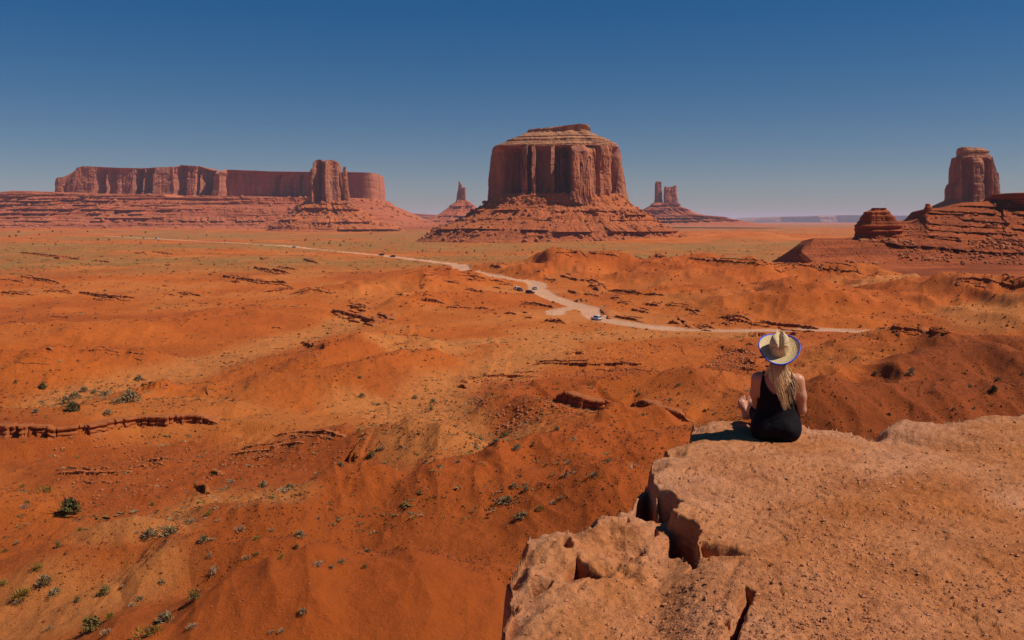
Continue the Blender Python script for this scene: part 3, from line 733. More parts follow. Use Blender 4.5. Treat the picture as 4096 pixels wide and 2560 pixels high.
    if close:                                             # roof: rings shrinking to the middle
        last = V_[-nu:]; cen = last.mean(0); rows = [V_]
        zt = zprof(c, top, d) if top is not None else None
        for k in (0.9, 0.72, 0.5, 0.25, 0.04):
            rr = cen + (last - cen) * k
            if zt is not None: rr[:, 2] = zt(rr[:, 0]) - 0.2
            else: rr[:, 2] = last[:, 2] * k + cen[2] * (1 - k)
            rr[:, 2] += rough * 0.8 * noise2(rr[:, 0] / 7, rr[:, 1] / 7, seed + 30)
            rows.append(rr)
        V_ = np.concatenate(rows); F_ = grid_faces(nvv + 5, nu, True)
    return V_, F_

def boulder_proto(seed, sub=1):
    bm = bmesh.new(); bmesh.ops.create_icosphere(bm, subdivisions=sub, radius=1.0)
    co = np.array([v.co[:] for v in bm.verts]); f = np.array([[v.index for v in fc.verts] for fc in bm.faces]); bm.free()
    co = co * (1 + 0.5 * noise3(co[:, 0] * 0.9 + seed * 7, co[:, 1] * 0.9, co[:, 2] * 0.9, seed))[:, None]
    co = np.sign(co) * np.abs(co) ** 0.8 * np.array([1.0, 0.8, 0.65])
    return co, f
BPROTO = [boulder_proto(i, 1) for i in range(6)]
def scatter_boulders(pts, sizes, sink=0.25, rng=RNG):
    parts = []
    for p, s in zip(pts, sizes):
        co, f = BPROTO[rng.integers(6)]
        a = rng.uniform(0, 6.28); ca, sa = math.cos(a), math.sin(a)
        q = co * s * rng.uniform(0.75, 1.25, 3)
        q = np.stack([q[:, 0] * ca - q[:, 1] * sa, q[:, 0] * sa + q[:, 1] * ca, q[:, 2]], -1) + np.array([p[0], p[1], p[2] + s * (0.55 - sink)])
        parts.append((q, f))
    return join_meshes(parts)
def boulders_on(V_, nu, count, smin, smax_, rng, rows=None):
    """loose blocks on the front half of a slope surface"""
    nv_ = len(V_) // nu; pts = []; sz = []
    for _ in range(count):
        r = rng.integers(1, nv_ - 6); u = rng.integers(2, int(nu * 0.72))
        p = V_[r * nu + u]; pts.append(p); sz.append(smin * (smax_ / smin) ** (rng.random() ** 2.2))
    return scatter_boulders(pts, sz, rng=rng)

def make_butte(name, label, loc_d, parts, boulders=None, cat='butte', group=None):
    """parts: list of (part name, V, F, material)"""
    allv = np.concatenate([p[1] for p in parts]); lo = allv.min(0); hi = allv.max(0)
    org = np.array([(lo[0] + hi[0]) / 2, (lo[1] + hi[1]) / 2, lo[2]])
    root = empty(name, tuple(org)); tag(root, label, cat, group)
    for pn, V_, F_, m in parts:
        o = link(pn, mesh_np(pn, V_ - org, F_, m, False if pn == 'boulders' else True), root)
        if pn == 'boulders': tag(o, kind='stuff')
        if pn.startswith('talus') or pn in ('cliff', 'cap', 'pinnacle', 'finger', 'wall', 'tower', 'pillar'):
            o.data.polygons.foreach_set('use_smooth', np.zeros(len(o.data.polygons), bool))
    return root
brng = np.random.default_rng(5)

# ---- the great flat-topped butte in the middle
d = 2000.0
cl = tower('C', d, [(1000, 130, 1800), (960, 145, 1785), (900, 142, 1770), (740, 155, 1742), (600, 172, 1716), (450, 186, 1700), (350, 203, 1676), (322, 215, 1660)], 0.62, 900, 170, 3.2,
           relief=[(x, r + (14.0 * (1060 - x) / 860.0 if x < 1060 else 0.0)) for x, r in [(120, 0), (200, 0), (262, 2), (275, 22), (420, 22), (510, 20), (525, -8), (590, -8), (600, 14), (630, 8), (640, -9), (680, -8), (690, 8), (840, 4), (850, -8), (890, -4), (905, 24), (960, 22), (966, 10), (985, 10), (990, 34), (1060, 34), (1075, -12), (1200, -10), (1340, -5), (1345, 3), (1400, -2), (1500, 1), (1540, 3), (1560, 26), (1640, 26), (1660, 8), (1800, 10)]],
           recess_v=(-0.1, 0.97), rk=2.1, flute=3.4, fscale=13, crack=6, strata=0.5, sscale=12, rough=1.2, seed=3, base=[(130, 1010), (300, 985), (540, 950), (640, 975), (940, 890), (1090, 950), (1230, 1000), (1400, 980), (1560, 930), (1720, 930), (1800, 990)], basek=0.3)
cap = tower('C', d, [(330, 206, 1664), (318, 222, 1656), (300, 255, 1650), (286, 290, 1640), (284, 300, 1622), (272, 335, 1612), (270, 352, 1580), (238, 378, 1545), (236, 395, 1530), (214, 450, 1497), (212, 470, 1470), (185, 530, 1420), (168, 560, 1385), (152, 588, 1345), (146, 604, 1315), (130, 612, 1335), (112, 614, 1338)], 0.62, 620, 120, 3.2,
            top=[(600, 135), (620, 122), (800, 112), (900, 104), (1000, 92), (1120, 78), (1200, 66), (1290, 70), (1325, 84), (1340, 112)], topk=0.80,
            flute=1.6, fscale=9, crack=2, strata=2.6, sscale=4.5, rough=1.6, seed=13)
ta = tower('D', d, [(1010, -150, 2480), (985, 30, 2290), (960, 105, 2195), (935, 150, 2150), (905, 200, 2080), (884, 228, 2058), (850, 290, 1985), (800, 430, 1895), (760, 500, 1872), (735, 525, 1790), (700, 590, 1742), (660, 640, 1705), (610, 720, 1640)], 0.74, 900, 150, 2.5,
           flute=1.5, fscale=22, crack=0, strata=1.1, sscale=5, gully=15, gscale=95, rough=2.0, seed=23,
           ledges=[(735, 9, 16, -0.25, 430, 1000), (738, 7, 14, -0.2, 1000, 1900), (762, 10, 14, -0.3, 1600, 1900), (868, 10, 18, -0.25, 230, 1100), (878, 14, 18, -0.7, 1100, 2070), (940, 10, 14, -0.4, 1350, 2200), (800, 5, 12, 0.1, 300, 2000), (905, 5, 10, 0.15, 200, 1500)], close=True)
bo = boulders_on(ta[0], 900, 1500, 1.0, 6.0, brng)
make_butte('sandstone_butte', 'huge flat-topped red butte with stepped cap in the middle of the valley', d, [('cliff', *cl, M['cliff']), ('cap', *cap, M['cap']), ('talus_slope', *ta, M['talus']), ('boulders', *bo, M['boulder'])])

# ---- long mesa at the left
d = 4300.0
cl = tower('W', 3980.0, [(330, 256, 2262), (290, 259, 2258), (240, 261, 2256), (190, 263, 2252), (150, 264, 2248), (135, 265, 2244)], 240.0, 1100, 110, 9.0,
           top=[(300, 262), (308, 205), (313, 170), (330, 163), (350, 170), (362, 190), (380, 205), (388, 180), (395, 168), (415, 168), (425, 150), (436, 108), (470, 94), (560, 98), (700, 104), (830, 104), (900, 97), (1030, 92), (1040, 82), (1150, 88), (1220, 112), (1285, 118), (1300, 108), (1450, 112), (1600, 118), (1900, 124), (2100, 128), (2245, 132), (2300, 172), (2312, 200)], topk=0.0,
           base=[(300, 262), (600, 272), (900, 290), (1080, 294), (1220, 290), (1260, 340), (1310, 365), (1330, 310), (1600, 300), (1900, 310), (2316, 322)], basek=0.25,
           relief=[(280, 0), (430, 0), (560, 0), (580, 26), (610, 24), (625, 4), (640, 26), (680, 10), (780, 0), (795, 40), (825, 36), (835, 0), (855, 30), (885, 26), (895, -4), (1020, 0), (1045, 30), (1075, 26), (1090, 4), (1140, 0), (1150, 22), (1165, 4), (1190, 20), (1230, 55), (1250, 60), (1262, -30), (1306, -34), (1318, 30), (1500, 32), (1580, 26), (1610, 48), (1640, 24), (1740, 30), (1755, 44), (1765, 26), (2100, 40), (2180, 40), (2195, 60), (2215, 36), (2270, 40), (2285, 60), (2320, 40)],
           flute=5, fscale=22, crack=10, strata=1.6, sscale=14, rough=2.0, seed=43, cy=240.0, tilt=0.17)
ta = tower('W', d, [(470, -700, 2900), (455, -600, 2700), (430, -480, 2580), (400, -380, 2500), (365, -250, 2430), (340, 0, 2370), (320, 40, 2340), (300, 80, 2320), (270, 230, 2310), (258, 290, 2300)], 760.0, 900, 120, 6.0,
           top=[(-700, 330), (0, 308), (80, 290), (95, 272), (112, 274), (120, 292), (180, 285), (215, 270), (300, 262), (900, 284), (1230, 284), (1300, 330), (1340, 292), (1700, 296), (2316, 316), (2900, 330)], topk=0.82,
           flute=2, fscale=40, crack=0, strata=7, sscale=10, gully=26, gscale=230, rough=3.5, seed=53,
           ledges=[(300, 22, 26, -0.1, -300, 1000), (322, 22, 26, -0.15, 300, 1000), (345, 20, 24, -0.2, 0, 1350), (370, 18, 22, -0.1, -300, 1500), (392, 18, 22, 0.0, 300, 1200), (412, 16, 20, -0.2, 900, 1400), (430, 16, 20, -0.1, 300, 2000)])
bo = boulders_on(ta[0], 900, 700, 3.0, 11.0, brng)
make_butte('sandstone_mesa', 'long level-topped mesa with dark clefts along the left horizon', d, [('cliff', *cl, M['far_cliff']), ('talus_slope', *ta, M['far_talus']), ('boulders', *bo, M['boulder'])], cat='mesa')

# ---- mitten-shaped butte standing in front of the mesa's right end
d = 3300.0
cl = tower('V', d, [(790, 535, 1130), (745, 545, 1120), (640, 550, 1105), (600, 568, 1100), (480, 578, 1075), (300, 584, 1066), (250, 592, 1064), (200, 620, 1062), (130, 622, 1050), (105, 640, 1040)], 0.9, 360, 110, 3.0,
           top=[(540, 128), (625, 120), (650, 118), (672, 92), (735, 88), (745, 78), (785, 90), (800, 112), (850, 106), (880, 92), (975, 96), (1010, 120), (1045, 132), (1070, 200)], topk=0.84,
           relief=[(540, 0), (620, -6), (690, -6), (760, 26), (820, 6), (890, -10), (960, 0), (1000, 8), (1070, 10)], flute=4, fscale=14, crack=7, strata=0.9, rough=1.6, seed=63)
fg = tower('V', d, [(800, 1085, 1245), (760, 1108, 1228), (700, 1110, 1226), (640, 1112, 1218), (580, 1112, 1205), (480, 1112, 1198), (400, 1112, 1190), (320, 1112, 1180), (240, 1113, 1168), (232, 1118, 1162), (205, 1120, 1162), (196, 1126, 1156)], 0.9, 140, 80, 2.6, flute=2.0, fscale=9, crack=2, strata=1.0, sscale=6, rough=1.6, seed=73, cy=-20)
sh = tower('V', d, [(800, 1020, 1150), (740, 1030, 1140), (560, 1040, 1130), (480, 1050, 1122), (420, 1075, 1116), (405, 1090, 1110)], 0.8, 90, 40, 2.6, flute=2.0, fscale=9, crack=2, rough=1.4, seed=83)
ta = tower('V', d, [(1310, -500, 2500), (1270, -300, 2330), (1235, -140, 2130), (1190, -80, 2060), (1140, -60, 1960), (1100, 20, 1790), (1040, 120, 1690), (985, 190, 1590), (900, 330, 1425), (865, 345, 1405), (835, 380, 1330), (780, 470, 1260), (740, 560, 1200)], 0.8, 520, 110, 2.6,
           flute=2, fscale=22, crack=0, strata=2.0, sscale=7, gully=14, gscale=110, rough=2.4, seed=93,
           ledges=[(860, 14, 18, -0.5, 320, 900), (890, 14, 18, -0.3, 900, 1430), (800, 8, 12, -0.1, 500, 1300), (1040, 14, 16, -0.4, -100, 520), (1090, 16, 18, -0.5, 700, 1900), (1150, 14, 16, -0.3, -200, 300), (1200, 18, 20, -0.6, 1150, 2100)])
bo = boulders_on(ta[0], 520, 600, 2.0, 8.0, brng)
make_butte('sandstone_butte', 'mitten-shaped butte with one thin rock finger at its right, before the long mesa', d, [('cliff', *cl, M['cliff']), ('finger', *fg, M['cliff']), ('shoulder', *sh, M['cliff']), ('talus_slope', *ta, M['talus']), ('boulders', *bo, M['boulder'])])

# ---- lone spire left of the great butte
d = 5600.0
cl = tower('D', d, [(680, 408, 496), (665, 418, 490), (620, 424, 488), (600, 428, 488), (575, 434, 488), (560, 436, 470), (540, 437, 464), (522, 440, 452), (516, 441, 448)], 0.8, 150, 90, 2.6,
           flute=6, fscale=16, crack=8, strata=2, rough=2.5, seed=103)
sp = tower('D', d, [(640, 452, 490), (600, 458, 488), (562, 460, 488), (557, 470, 487)], 0.8, 70, 40, 2.6, flute=4, fscale=14, crack=5, rough=2.5, seed=105, cy=-8)
ta = tower('D', d, [(850, -250, 900), (835, 90, 760), (815, 150, 700), (790, 200, 660), (755, 290, 620), (720, 340, 580), (690, 375, 555), (668, 410, 525), (652, 425, 490)], 0.9, 300, 80, 2.5,
           flute=3, fscale=40, crack=0, strata=5, sscale=12, gully=16, gscale=120, rough=3, seed=113, ledges=[(770, 26, 26, -0.6, 300, 560), (700, 16, 20, -0.2, 300, 560), (808, 20, 24, -0.2, 100, 700)])
make_butte('sandstone_spire', 'slim pointed rock spire on a wide red cone, far left of the great butte', d, [('pinnacle', *cl, M['far_cliff']), ('pillar', *sp, M['far_cliff']), ('talus_slope', *ta, M['far_talus'])], cat='spire')

# ---- two pillars right of the great butte
p1 = tower('X', d, [(370, 305, 412), (350, 318, 402), (300, 321, 399), (200, 322, 396), (140, 322, 393), (128, 330, 388)], 0.9, 150, 90, 3.0, flute=6, fscale=16, crack=7, strata=2, rough=2.5, seed=123, top=[(320, 132), (345, 122), (385, 126), (395, 140)], topk=0.85)
p2 = tower('X', d, [(400, 405, 592), (380, 415, 580), (330, 420, 566), (260, 420, 556), (215, 422, 553), (200, 424, 552)], 0.8, 220, 90, 3.4, flute=7, fscale=18, crack=9, strata=2, rough=2.5, seed=133,
           top=[(418, 200), (424, 178), (434, 178), (438, 195), (456, 196), (466, 184), (515, 182), (524, 172), (536, 166), (550, 168), (556, 200)], topk=0.75)
ta = tower('X', d, [(600, -100, 1700), (575, 200, 1420), (560, 250, 1330), (540, 270, 1190), (520, 275, 1100), (500, 250, 1010), (488, 230, 850), (470, 215, 780), (430, 190, 690), (400, 235, 610), (385, 270, 590), (360, 300, 560), (350, 315, 480)], 0.75, 420, 90, 2.5,
           flute=3, fscale=40, crack=0, strata=6, sscale=11, gully=18, gscale=150, rough=3, seed=143, ledges=[(380, 20, 24, -0.6, 240, 600), (432, 18, 22, -0.3, 180, 700), (515, 26, 26, -0.5, 200, 1150), (545, 26, 26, -0.4, 250, 1350)])
make_butte('sandstone_butte', 'pair of tall stone pillars on a red cone, far right of the great butte', d, [('pillar', *p1, M['far_cliff']), ('tower', *p2, M['far_cliff']), ('talus_slope', *ta, M['far_talus'])])

# ---- tower behind the layered ridge on the right
d = 2000.0
cl = tower('T', d, [(760, 1340, 1850), (700, 1372, 1838), (690, 1376, 1836), (600, 1376, 1832), (560, 1388, 1830), (545, 1404, 1828), (440, 1410, 1806), (350, 1424, 1786), (305, 1432, 1768), (295, 1470, 1760), (286, 1470, 1748)], 0.75, 420, 120, 3.0,
           relief=[(1370, 0), (1420, -2), (1440, 10), (1490, 10), (1505, -6), (1600, -4), (1612, 16), (1670, 16), (1685, -4), (1700, -2), (1720, 12), (1760, 4), (1800, 0), (1850, 0)], recess_v=(-0.1, 0.92), flute=2.6, fscale=10, crack=4, strata=0.6, rough=1.3, seed=153)
cap = tower('T', d, [(300, 1462, 1752), (290, 1474, 1744), (276, 1468, 1746), (250, 1472, 1742), (232, 1476, 1724), (216, 1482, 1700), (210, 1500, 1680)], 0.75, 240, 50, 3.0, strata=2.4, sscale=4, flute=1.4, fscale=8, crack=2, rough=1.4, seed=163,
            top=[(1460, 240), (1485, 208), (1535, 206), (1545, 214), (1640, 214), (1700, 220), (1740, 250)], topk=0.5)
fn = tower('T', d, [(700, 1806, 1842), (640, 1808, 1838), (520, 1812, 1834), (500, 1812, 1836), (450, 1812, 1832), (444, 1816, 1828)], 0.9, 60, 50, 2.5, flute=0.8, fscale=6, crack=1, rough=0.9, seed=168, cy=-6)
ta = tower('T', d, [(1010, 700, 2900), (900, 1000, 2500), (850, 1080, 2300), (765, 1240, 2050), (720, 1330, 1920), (690, 1390, 1850), (660, 1480, 1760)], 0.8, 300, 60, 2.5, flute=2, fscale=22, crack=0, strata=1.4, sscale=6, gully=8, gscale=80, rough=2, seed=173)
make_butte('sandstone_tower', 'single blocky rock tower rising behind the ridge at the right', d, [('cliff', *cl, M['cliff']), ('cap', *cap, M['cap']), ('finger', *fn, M['cliff']), ('talus_slope', *ta, M['talus'])], cat='tower')

# ---- low far mesas on the horizon
d = 26000.0
cl = tower('X', d, [(585, 1150, 3300), (560, 1180, 3250), (530, 1220, 3200), (515, 1260, 3180), (505, 1300, 3150)], 1500.0, 700, 40, 8.0, top=[(1200, 524), (1400, 516), (1640, 506), (1700, 508), (1900, 498), (2200, 490), (2420, 492), (3300, 500)], topk=0.0,
           relief=[(1200, 0), (1540, 0), (1560, 500), (1600, 100), (1660, 100), (1690, 700), (1720, 200), (1830, 500), (1905, 600), (1912, -100), (2110, 0), (2130, 300), (2220, 150), (2310, 450), (2420, 300), (3300, 0)], flute=60, fscale=240, crack=120, strata=30, sscale=40, rough=18, seed=183)
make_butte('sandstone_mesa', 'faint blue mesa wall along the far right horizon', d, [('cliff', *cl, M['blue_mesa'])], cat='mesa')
d = 9000.0
cl = tower('V', d, [(1010, 1500, 3300), (985, 1640, 2900), (960, 1700, 2500), (945, 1720, 2180), (935, 1725, 2148), (915, 1730, 2140), (912, 1735, 1975), (880, 1740, 1972), (870, 1745, 1930), (825, 1750, 1892), (812, 1755, 1885), (795, 1760, 1800)], 300.0, 300, 60, 4.0, flute=14, fscale=60, crack=12, strata=8, sscale=14, rough=5, seed=193)
make_butte('sandstone_mesa', 'small stepped mesa end peeping out right of the long mesa', d, [('cliff', *cl, M['far_talus'])], cat='mesa')
cl = tower('D', d, [(790, -400, 420), (772, -300, 300), (757, -260, 200), (748, -220, 64), (738, -200, 58)], 300.0, 240, 40, 4.0, flute=12, fscale=60, crack=10, strata=8, sscale=12, rough=5, seed=197)
make_butte('sandstone_mesa', 'low far mesa strip between the long mesa and the spire', d, [('cliff', *cl, M['far_talus'])], cat='mesa')
# ------------------------------------------------------------------ layered ridge at the right edge
def ridge_sheet():
    """slope built from the foot up: every column climbs through beds (steep step, then bench) to the crest and falls away behind"""
    cols = np.concatenate([np.linspace(-60, 2120, 620), np.linspace(2140, 3600, 90)])      # crop T x
    foot = lambda x: np.interp(x, [-60, 0, 200, 600, 1000, 1400, 2084, 3600], [1195, 1180, 1250, 1300, 1320, 1330, 1330, 1330])
    bench = lambda x: np.interp(x, [-60, 0, 60, 125, 400, 550, 760, 950, 1100, 1300, 1500, 1700, 2084, 3600], [1196, 1170, 1110, 1060, 1072, 1088, 1100, 1128, 1120, 1138, 1150, 1160, 1182, 1190])
    crest = lambda x: np.interp(x, [-60, 0, 60, 125, 400, 520, 700, 860, 920, 1000, 1050, 1110, 1150, 1165, 1180, 1230, 1300, 1400, 1500, 1700, 1860, 1885, 1890, 2084, 3600],
                                [1196, 1168, 1106, 1052, 1052, 1040, 1000, 900, 892, 898, 894, 862, 822, 790, 775, 775, 770, 745, 722, 714, 686, 678, 642, 636, 620])
    d0, d1, d2 = 640.0, 690.0, 800.0
    cx = cols; rows = []
    def P(cy, dd):
        q = [px('T', [(x, y)])[0] for x, y in zip(cx, cy)]
        q = np.array(q); x, y, z = at_dist(q[:, 0], q[:, 1], dd); return np.stack([x, y, z], -1)
    f, b, c = foot(cx), np.minimum(bench(cx), foot(cx) - 1), crest(cx)
    c = np.minimum(c, b - 2)
    t1 = np.linspace(0, 1, 42); t2 = np.linspace(0, 1, 120)
    pf = P(f + 14, d0 - 25); pf[:, 1] -= 70; pf[:, 2] = np.minimum(pf[:, 2], ground_z(pf[:, 0], pf[:, 1]) - 2.5); rows.append(pf)
    A, B, Cc = P(f, d0), P(b, d1), P(c, d2)
    for t in t1:
        k = t ** 1.15; p = A + (B - A) * k; p[:, 1] = A[:, 1] + (B[:, 1] - A[:, 1]) * t
        p[:, 0] = p[:, 0]; rows.append(p)
    for t in t2[1:]:
        rows.append(B + (Cc - B) * t)
    back = Cc.copy(); back[:, 1] += 30; back[:, 2] -= 3; rows.append(back)
    back = Cc.copy(); back[:, 1] += 140; back[:, 2] = -8; rows.append(back)
    G_ = np.stack(rows)                       # rows x cols x 3
    tail = np.interp(cx, [-60, 30], [9.0, 0.0]); G_[..., 2] -= tail[None, :]      # the left end runs down into the sand
    X, Y, Z = G_[..., 0], G_[..., 1], G_[..., 2]
    nr = len(rows); v = np.linspace(0, 1, nr)[:, None]
    inner = (sstep(0, 0.06, v) * (1 - sstep(0.90, 0.985, v)))
    upper = np.zeros((nr, 1)); upper[44:163] = 1.0
    # beds: push every bench out over the step below it
    zb = Z + 1.2 * noise2(X / 60, Y * 0, 201)
    out = np.zeros_like(X)
    hs = np.maximum(Cc[:, 2] - B[:, 2], 0.1)[None, :]
    rel = (Z - B[None, :, 2])
    for k, (fr, push, thr) in enumerate([(0.0, 8.0, -0.9), (0.12, 3.0, 0.1), (0.20, 3.5, -0.1), (0.30, 4.5, -0.2), (0.40, 4.5, -0.25), (0.50, 5.5, -0.3), (0.58, 7.0, -0.5), (0.66, 7.0, -0.55), (0.76, 6.0, -0.45), (0.86, 6.0, -0.4), (0.94, 5.0, -0.4)]):
        zl = 44 * fr * np.ones_like(X)
        zl = zl + 1.5 * noise2(X / 45, X * 0 + k, 210)
        mk = sstep(thr - 0.1, thr + 0.1, noise2(X / 26, X * 0 + k * 3.3, 211) + 0.35 * noise2(X / 7, X * 0 + k, 212))
        up = np.where(rel >= zl, np.clip(1 - (rel - zl) / 5.0, 0, 1), 0)
        out += push * up * mk * (1 + 0.4 * np.round(2 * noise2(X / 3.5, X * 0 + k, 213)) / 2)
    gul = ridged2(X / 26, Z / 60, 3, 215) * 5.0 * sstep(0.02, 0.15, v) * (1 - sstep(0.22, 0.30, v))
    rough = 0.9 * noise3(X / 4, Y / 4, Z / 4, 216) + 0.7 * noise3(X / 1.6, Y / 1.6, Z / 1.6, 217) + 1.2 * noise3(X / 13, Y / 13, Z / 13, 218)
    Y = Y - out * inner + (gul + rough) * sstep(0, 0.04, v) * (1 - sstep(0.93, 0.99, v))
    Z = Z + 0.35 * noise3(X / 2.2, Y / 5, Z / 2, 219) * inner
    return np.stack([X, Y, Z], -1).reshape(-1, 3), grid_faces(nr, len(cols)), G_
V_, F_, RG = ridge_sheet()
org = np.array([float(RG[..., 0].mean()), 720.0, 0.0])
ridge = empty('layered_ridge', tuple(org)); tag(ridge, 'dark red layered ridge with rock benches at the right edge', 'ridge')
link('slope', mesh_np('slope', V_ - org, F_, M['ridge'], False), ridge)
# stepped knob at the ridge's left end
kn = tower('T', 735.0, [(1060, 505, 1010), (1035, 522, 960), (1000, 530, 940), (965, 527, 935), (935, 530, 930), (925, 545, 926), (900, 552, 915), (890, 566, 885), (862, 574, 868), (848, 590, 850), (830, 598, 840), (810, 606, 822), (800, 640, 818), (793, 652, 806), (782, 668, 806), (772, 670, 800)], 0.8, 240, 90, 2.8,
           flute=0.6, fscale=4, crack=0.8, strata=1.25, sscale=1.9, rough=0.55, seed=221)
link('knob', mesh_np('knob', kn[0] - org, kn[1], M['ridge'], False), ridge)
# the notched rock lump on the crest and the square block at the frame's edge
kb = tower('T', 790.0, [(800, 1150, 1240), (770, 1160, 1228), (755, 1172, 1218), (748, 1164, 1216), (735, 1168, 1214), (730, 1178, 1205)], 0.8, 70, 40, 2.6, flute=0.3, fscale=3, crack=0.4, strata=0.7, sscale=1.6, rough=0.4, seed=227)
link('crest_block', mesh_np('crest_block', kb[0] - org, kb[1], M['ridge'], False), ridge)
kb = tower('T', 785.0, [(790, 1870, 2700), (770, 1960, 2680), (745, 1965, 2650), (740, 1940, 2650), (700, 1930, 2640), (690, 1885, 2640), (672, 1880, 2640), (642, 1882, 2640), (636, 1890, 2620)], 30.0, 200, 60, 5.0, flute=1.0, fscale=6, crack=1.2, strata=1.0, sscale=2.2, rough=0.6, seed=229)
link('crest_block', mesh_np('crest_block', kb[0] - org, kb[1], M['ridge'], False), ridge)
rr = np.random.default_rng(31); pts = []; sz = []
def ridge_pts(n, x0, x1, r0, r1, s0, s1):
    for _ in range(n):
        i = rr.integers(r0, r1); j = int(np.interp(rr.uniform(x0, x1), [-60, 2120], [0, 619]))
        p = V_.reshape(RG.shape)[i, j]; pts.append(p + np.array([0, -0.6, 0.0])); sz.append(s0 * (s1 / s0) ** (rr.random() ** 2))
ridge_pts(90, 560, 1030, 46, 64, 0.8, 2.6); ridge_pts(130, 1560, 2120, 46, 66, 0.8, 2.6); ridge_pts(160, 930, 1450, 14, 42, 0.5, 1.8)
ridge_pts(150, 1500, 2120, 10, 40, 0.5, 2.0); ridge_pts(120, 130, 900, 5, 40, 0.3, 0.9); ridge_pts(14, 430, 760, 1, 6, 0.9, 2.4); ridge_pts(200, 900, 2120, 60, 150, 0.5, 1.6); ridge_pts(3, 1700, 1800, 95, 105, 2.5, 3.2)
bo = scatter_boulders(pts, sz, rng=rr)
tag(link('boulders', mesh_np('boulders', bo[0] - org, bo[1], M['boulder'], False), ridge), kind='stuff')
# ------------------------------------------------------------------ the rock platform in front
ZR = CAM_Z - 1.9
def mat_slab():
    m, nt, b = newmat('slab_rock')
    g = N(nt, 'ShaderNodeNewGeometry').outputs['Position']
    at = N(nt, 'ShaderNodeVertexColor', layer_name='Col').outputs[0]
    f1 = tex_noise(nt, g, 1.1, 6, 0.6); f2 = tex_noise(nt, g, 14, 6, 0.7); f3 = tex_noise(nt, g, 60, 4, 0.7)
    c = mix(nt, ramp(nt, f1, [(0.38, (0, 0, 0)), (0.62, (1, 1, 1))]), (0.42, 0.145, 0.046), (0.48, 0.198, 0.092))
    c = mix(nt, 1.0, c, at, 'MULTIPLY')
    c = mix(nt, 1.0, c, ramp(nt, f2, [(0.28, (0.6, 0.55, 0.52)), (0.45, (1, 1, 1)), (0.7, (1.14, 1.14, 1.12))]), 'MULTIPLY')
    c = mix(nt, 1.0, c, ramp(nt, f3, [(0.30, (0.55, 0.5, 0.48)), (0.42, (1, 1, 1)), (0.68, (1, 1, 1)), (0.78, (1.3, 1.3, 1.3))]), 'MULTIPLY')
    bd = tex_noise(nt, g, 1.0, 5, 0.7, (1.5, 1.5, 26))
    c = mix(nt, 1.0, c, ramp(nt, bd, [(0.3, (0.7, 0.62, 0.56)), (0.5, (1, 1, 1)), (0.7, (1.08, 1.08, 1.08))]), 'MULTIPLY')
    nt.links.new(c, b.inputs['Base Color'])
    n1 = bump(nt, None, f3, 0.012, 0.8); bump(nt, b, f2, 0.03, 0.8, n1)
    return m
M['slab'] = mat_slab()

EDGE = px('K', [(150, 1560), (160, 1500), (165, 1330), (205, 1180), (290, 1112), (228, 1100), (215, 990), (238, 958), (290, 920), (330, 840), (325, 740), (350, 715), (500, 676), (630, 676), (655, 658), (760, 630), (880, 597), (950, 570), (985, 530), (1010, 500), (1075, 435), (1118, 402), (1122, 380), (1220, 352), (1185, 322), (1260, 288), (1345, 270), (1362, 200), (1390, 160), (1420, 126), (1480, 119)]) + \
       px('E', [(60, 122), (200, 140), (470, 157), (590, 166), (625, 180), (645, 171), (930, 181), (955, 158), (1080, 118), (1200, 110), (1370, 119), (1480, 106), (1640, 93), (1830, 99), (1884, 88), (2300, 80)])
EW = [tuple(map(float, at_plane(p[0], p[1], ZR + (0.085 if i >= 37 else 0.0)))) for i, p in enumerate(EDGE)] + [(12.0, 8.0), (13.0, -8.0), (-3.5, -8.0), (-2.4, -2.0), (-1.5, 0.5), (-0.75, 2.4), (-0.35, 3.3)]
def kw(c, pts): return [tuple(map(float, at_plane(p[0], p[1], ZR))) for p in px(c, pts)]

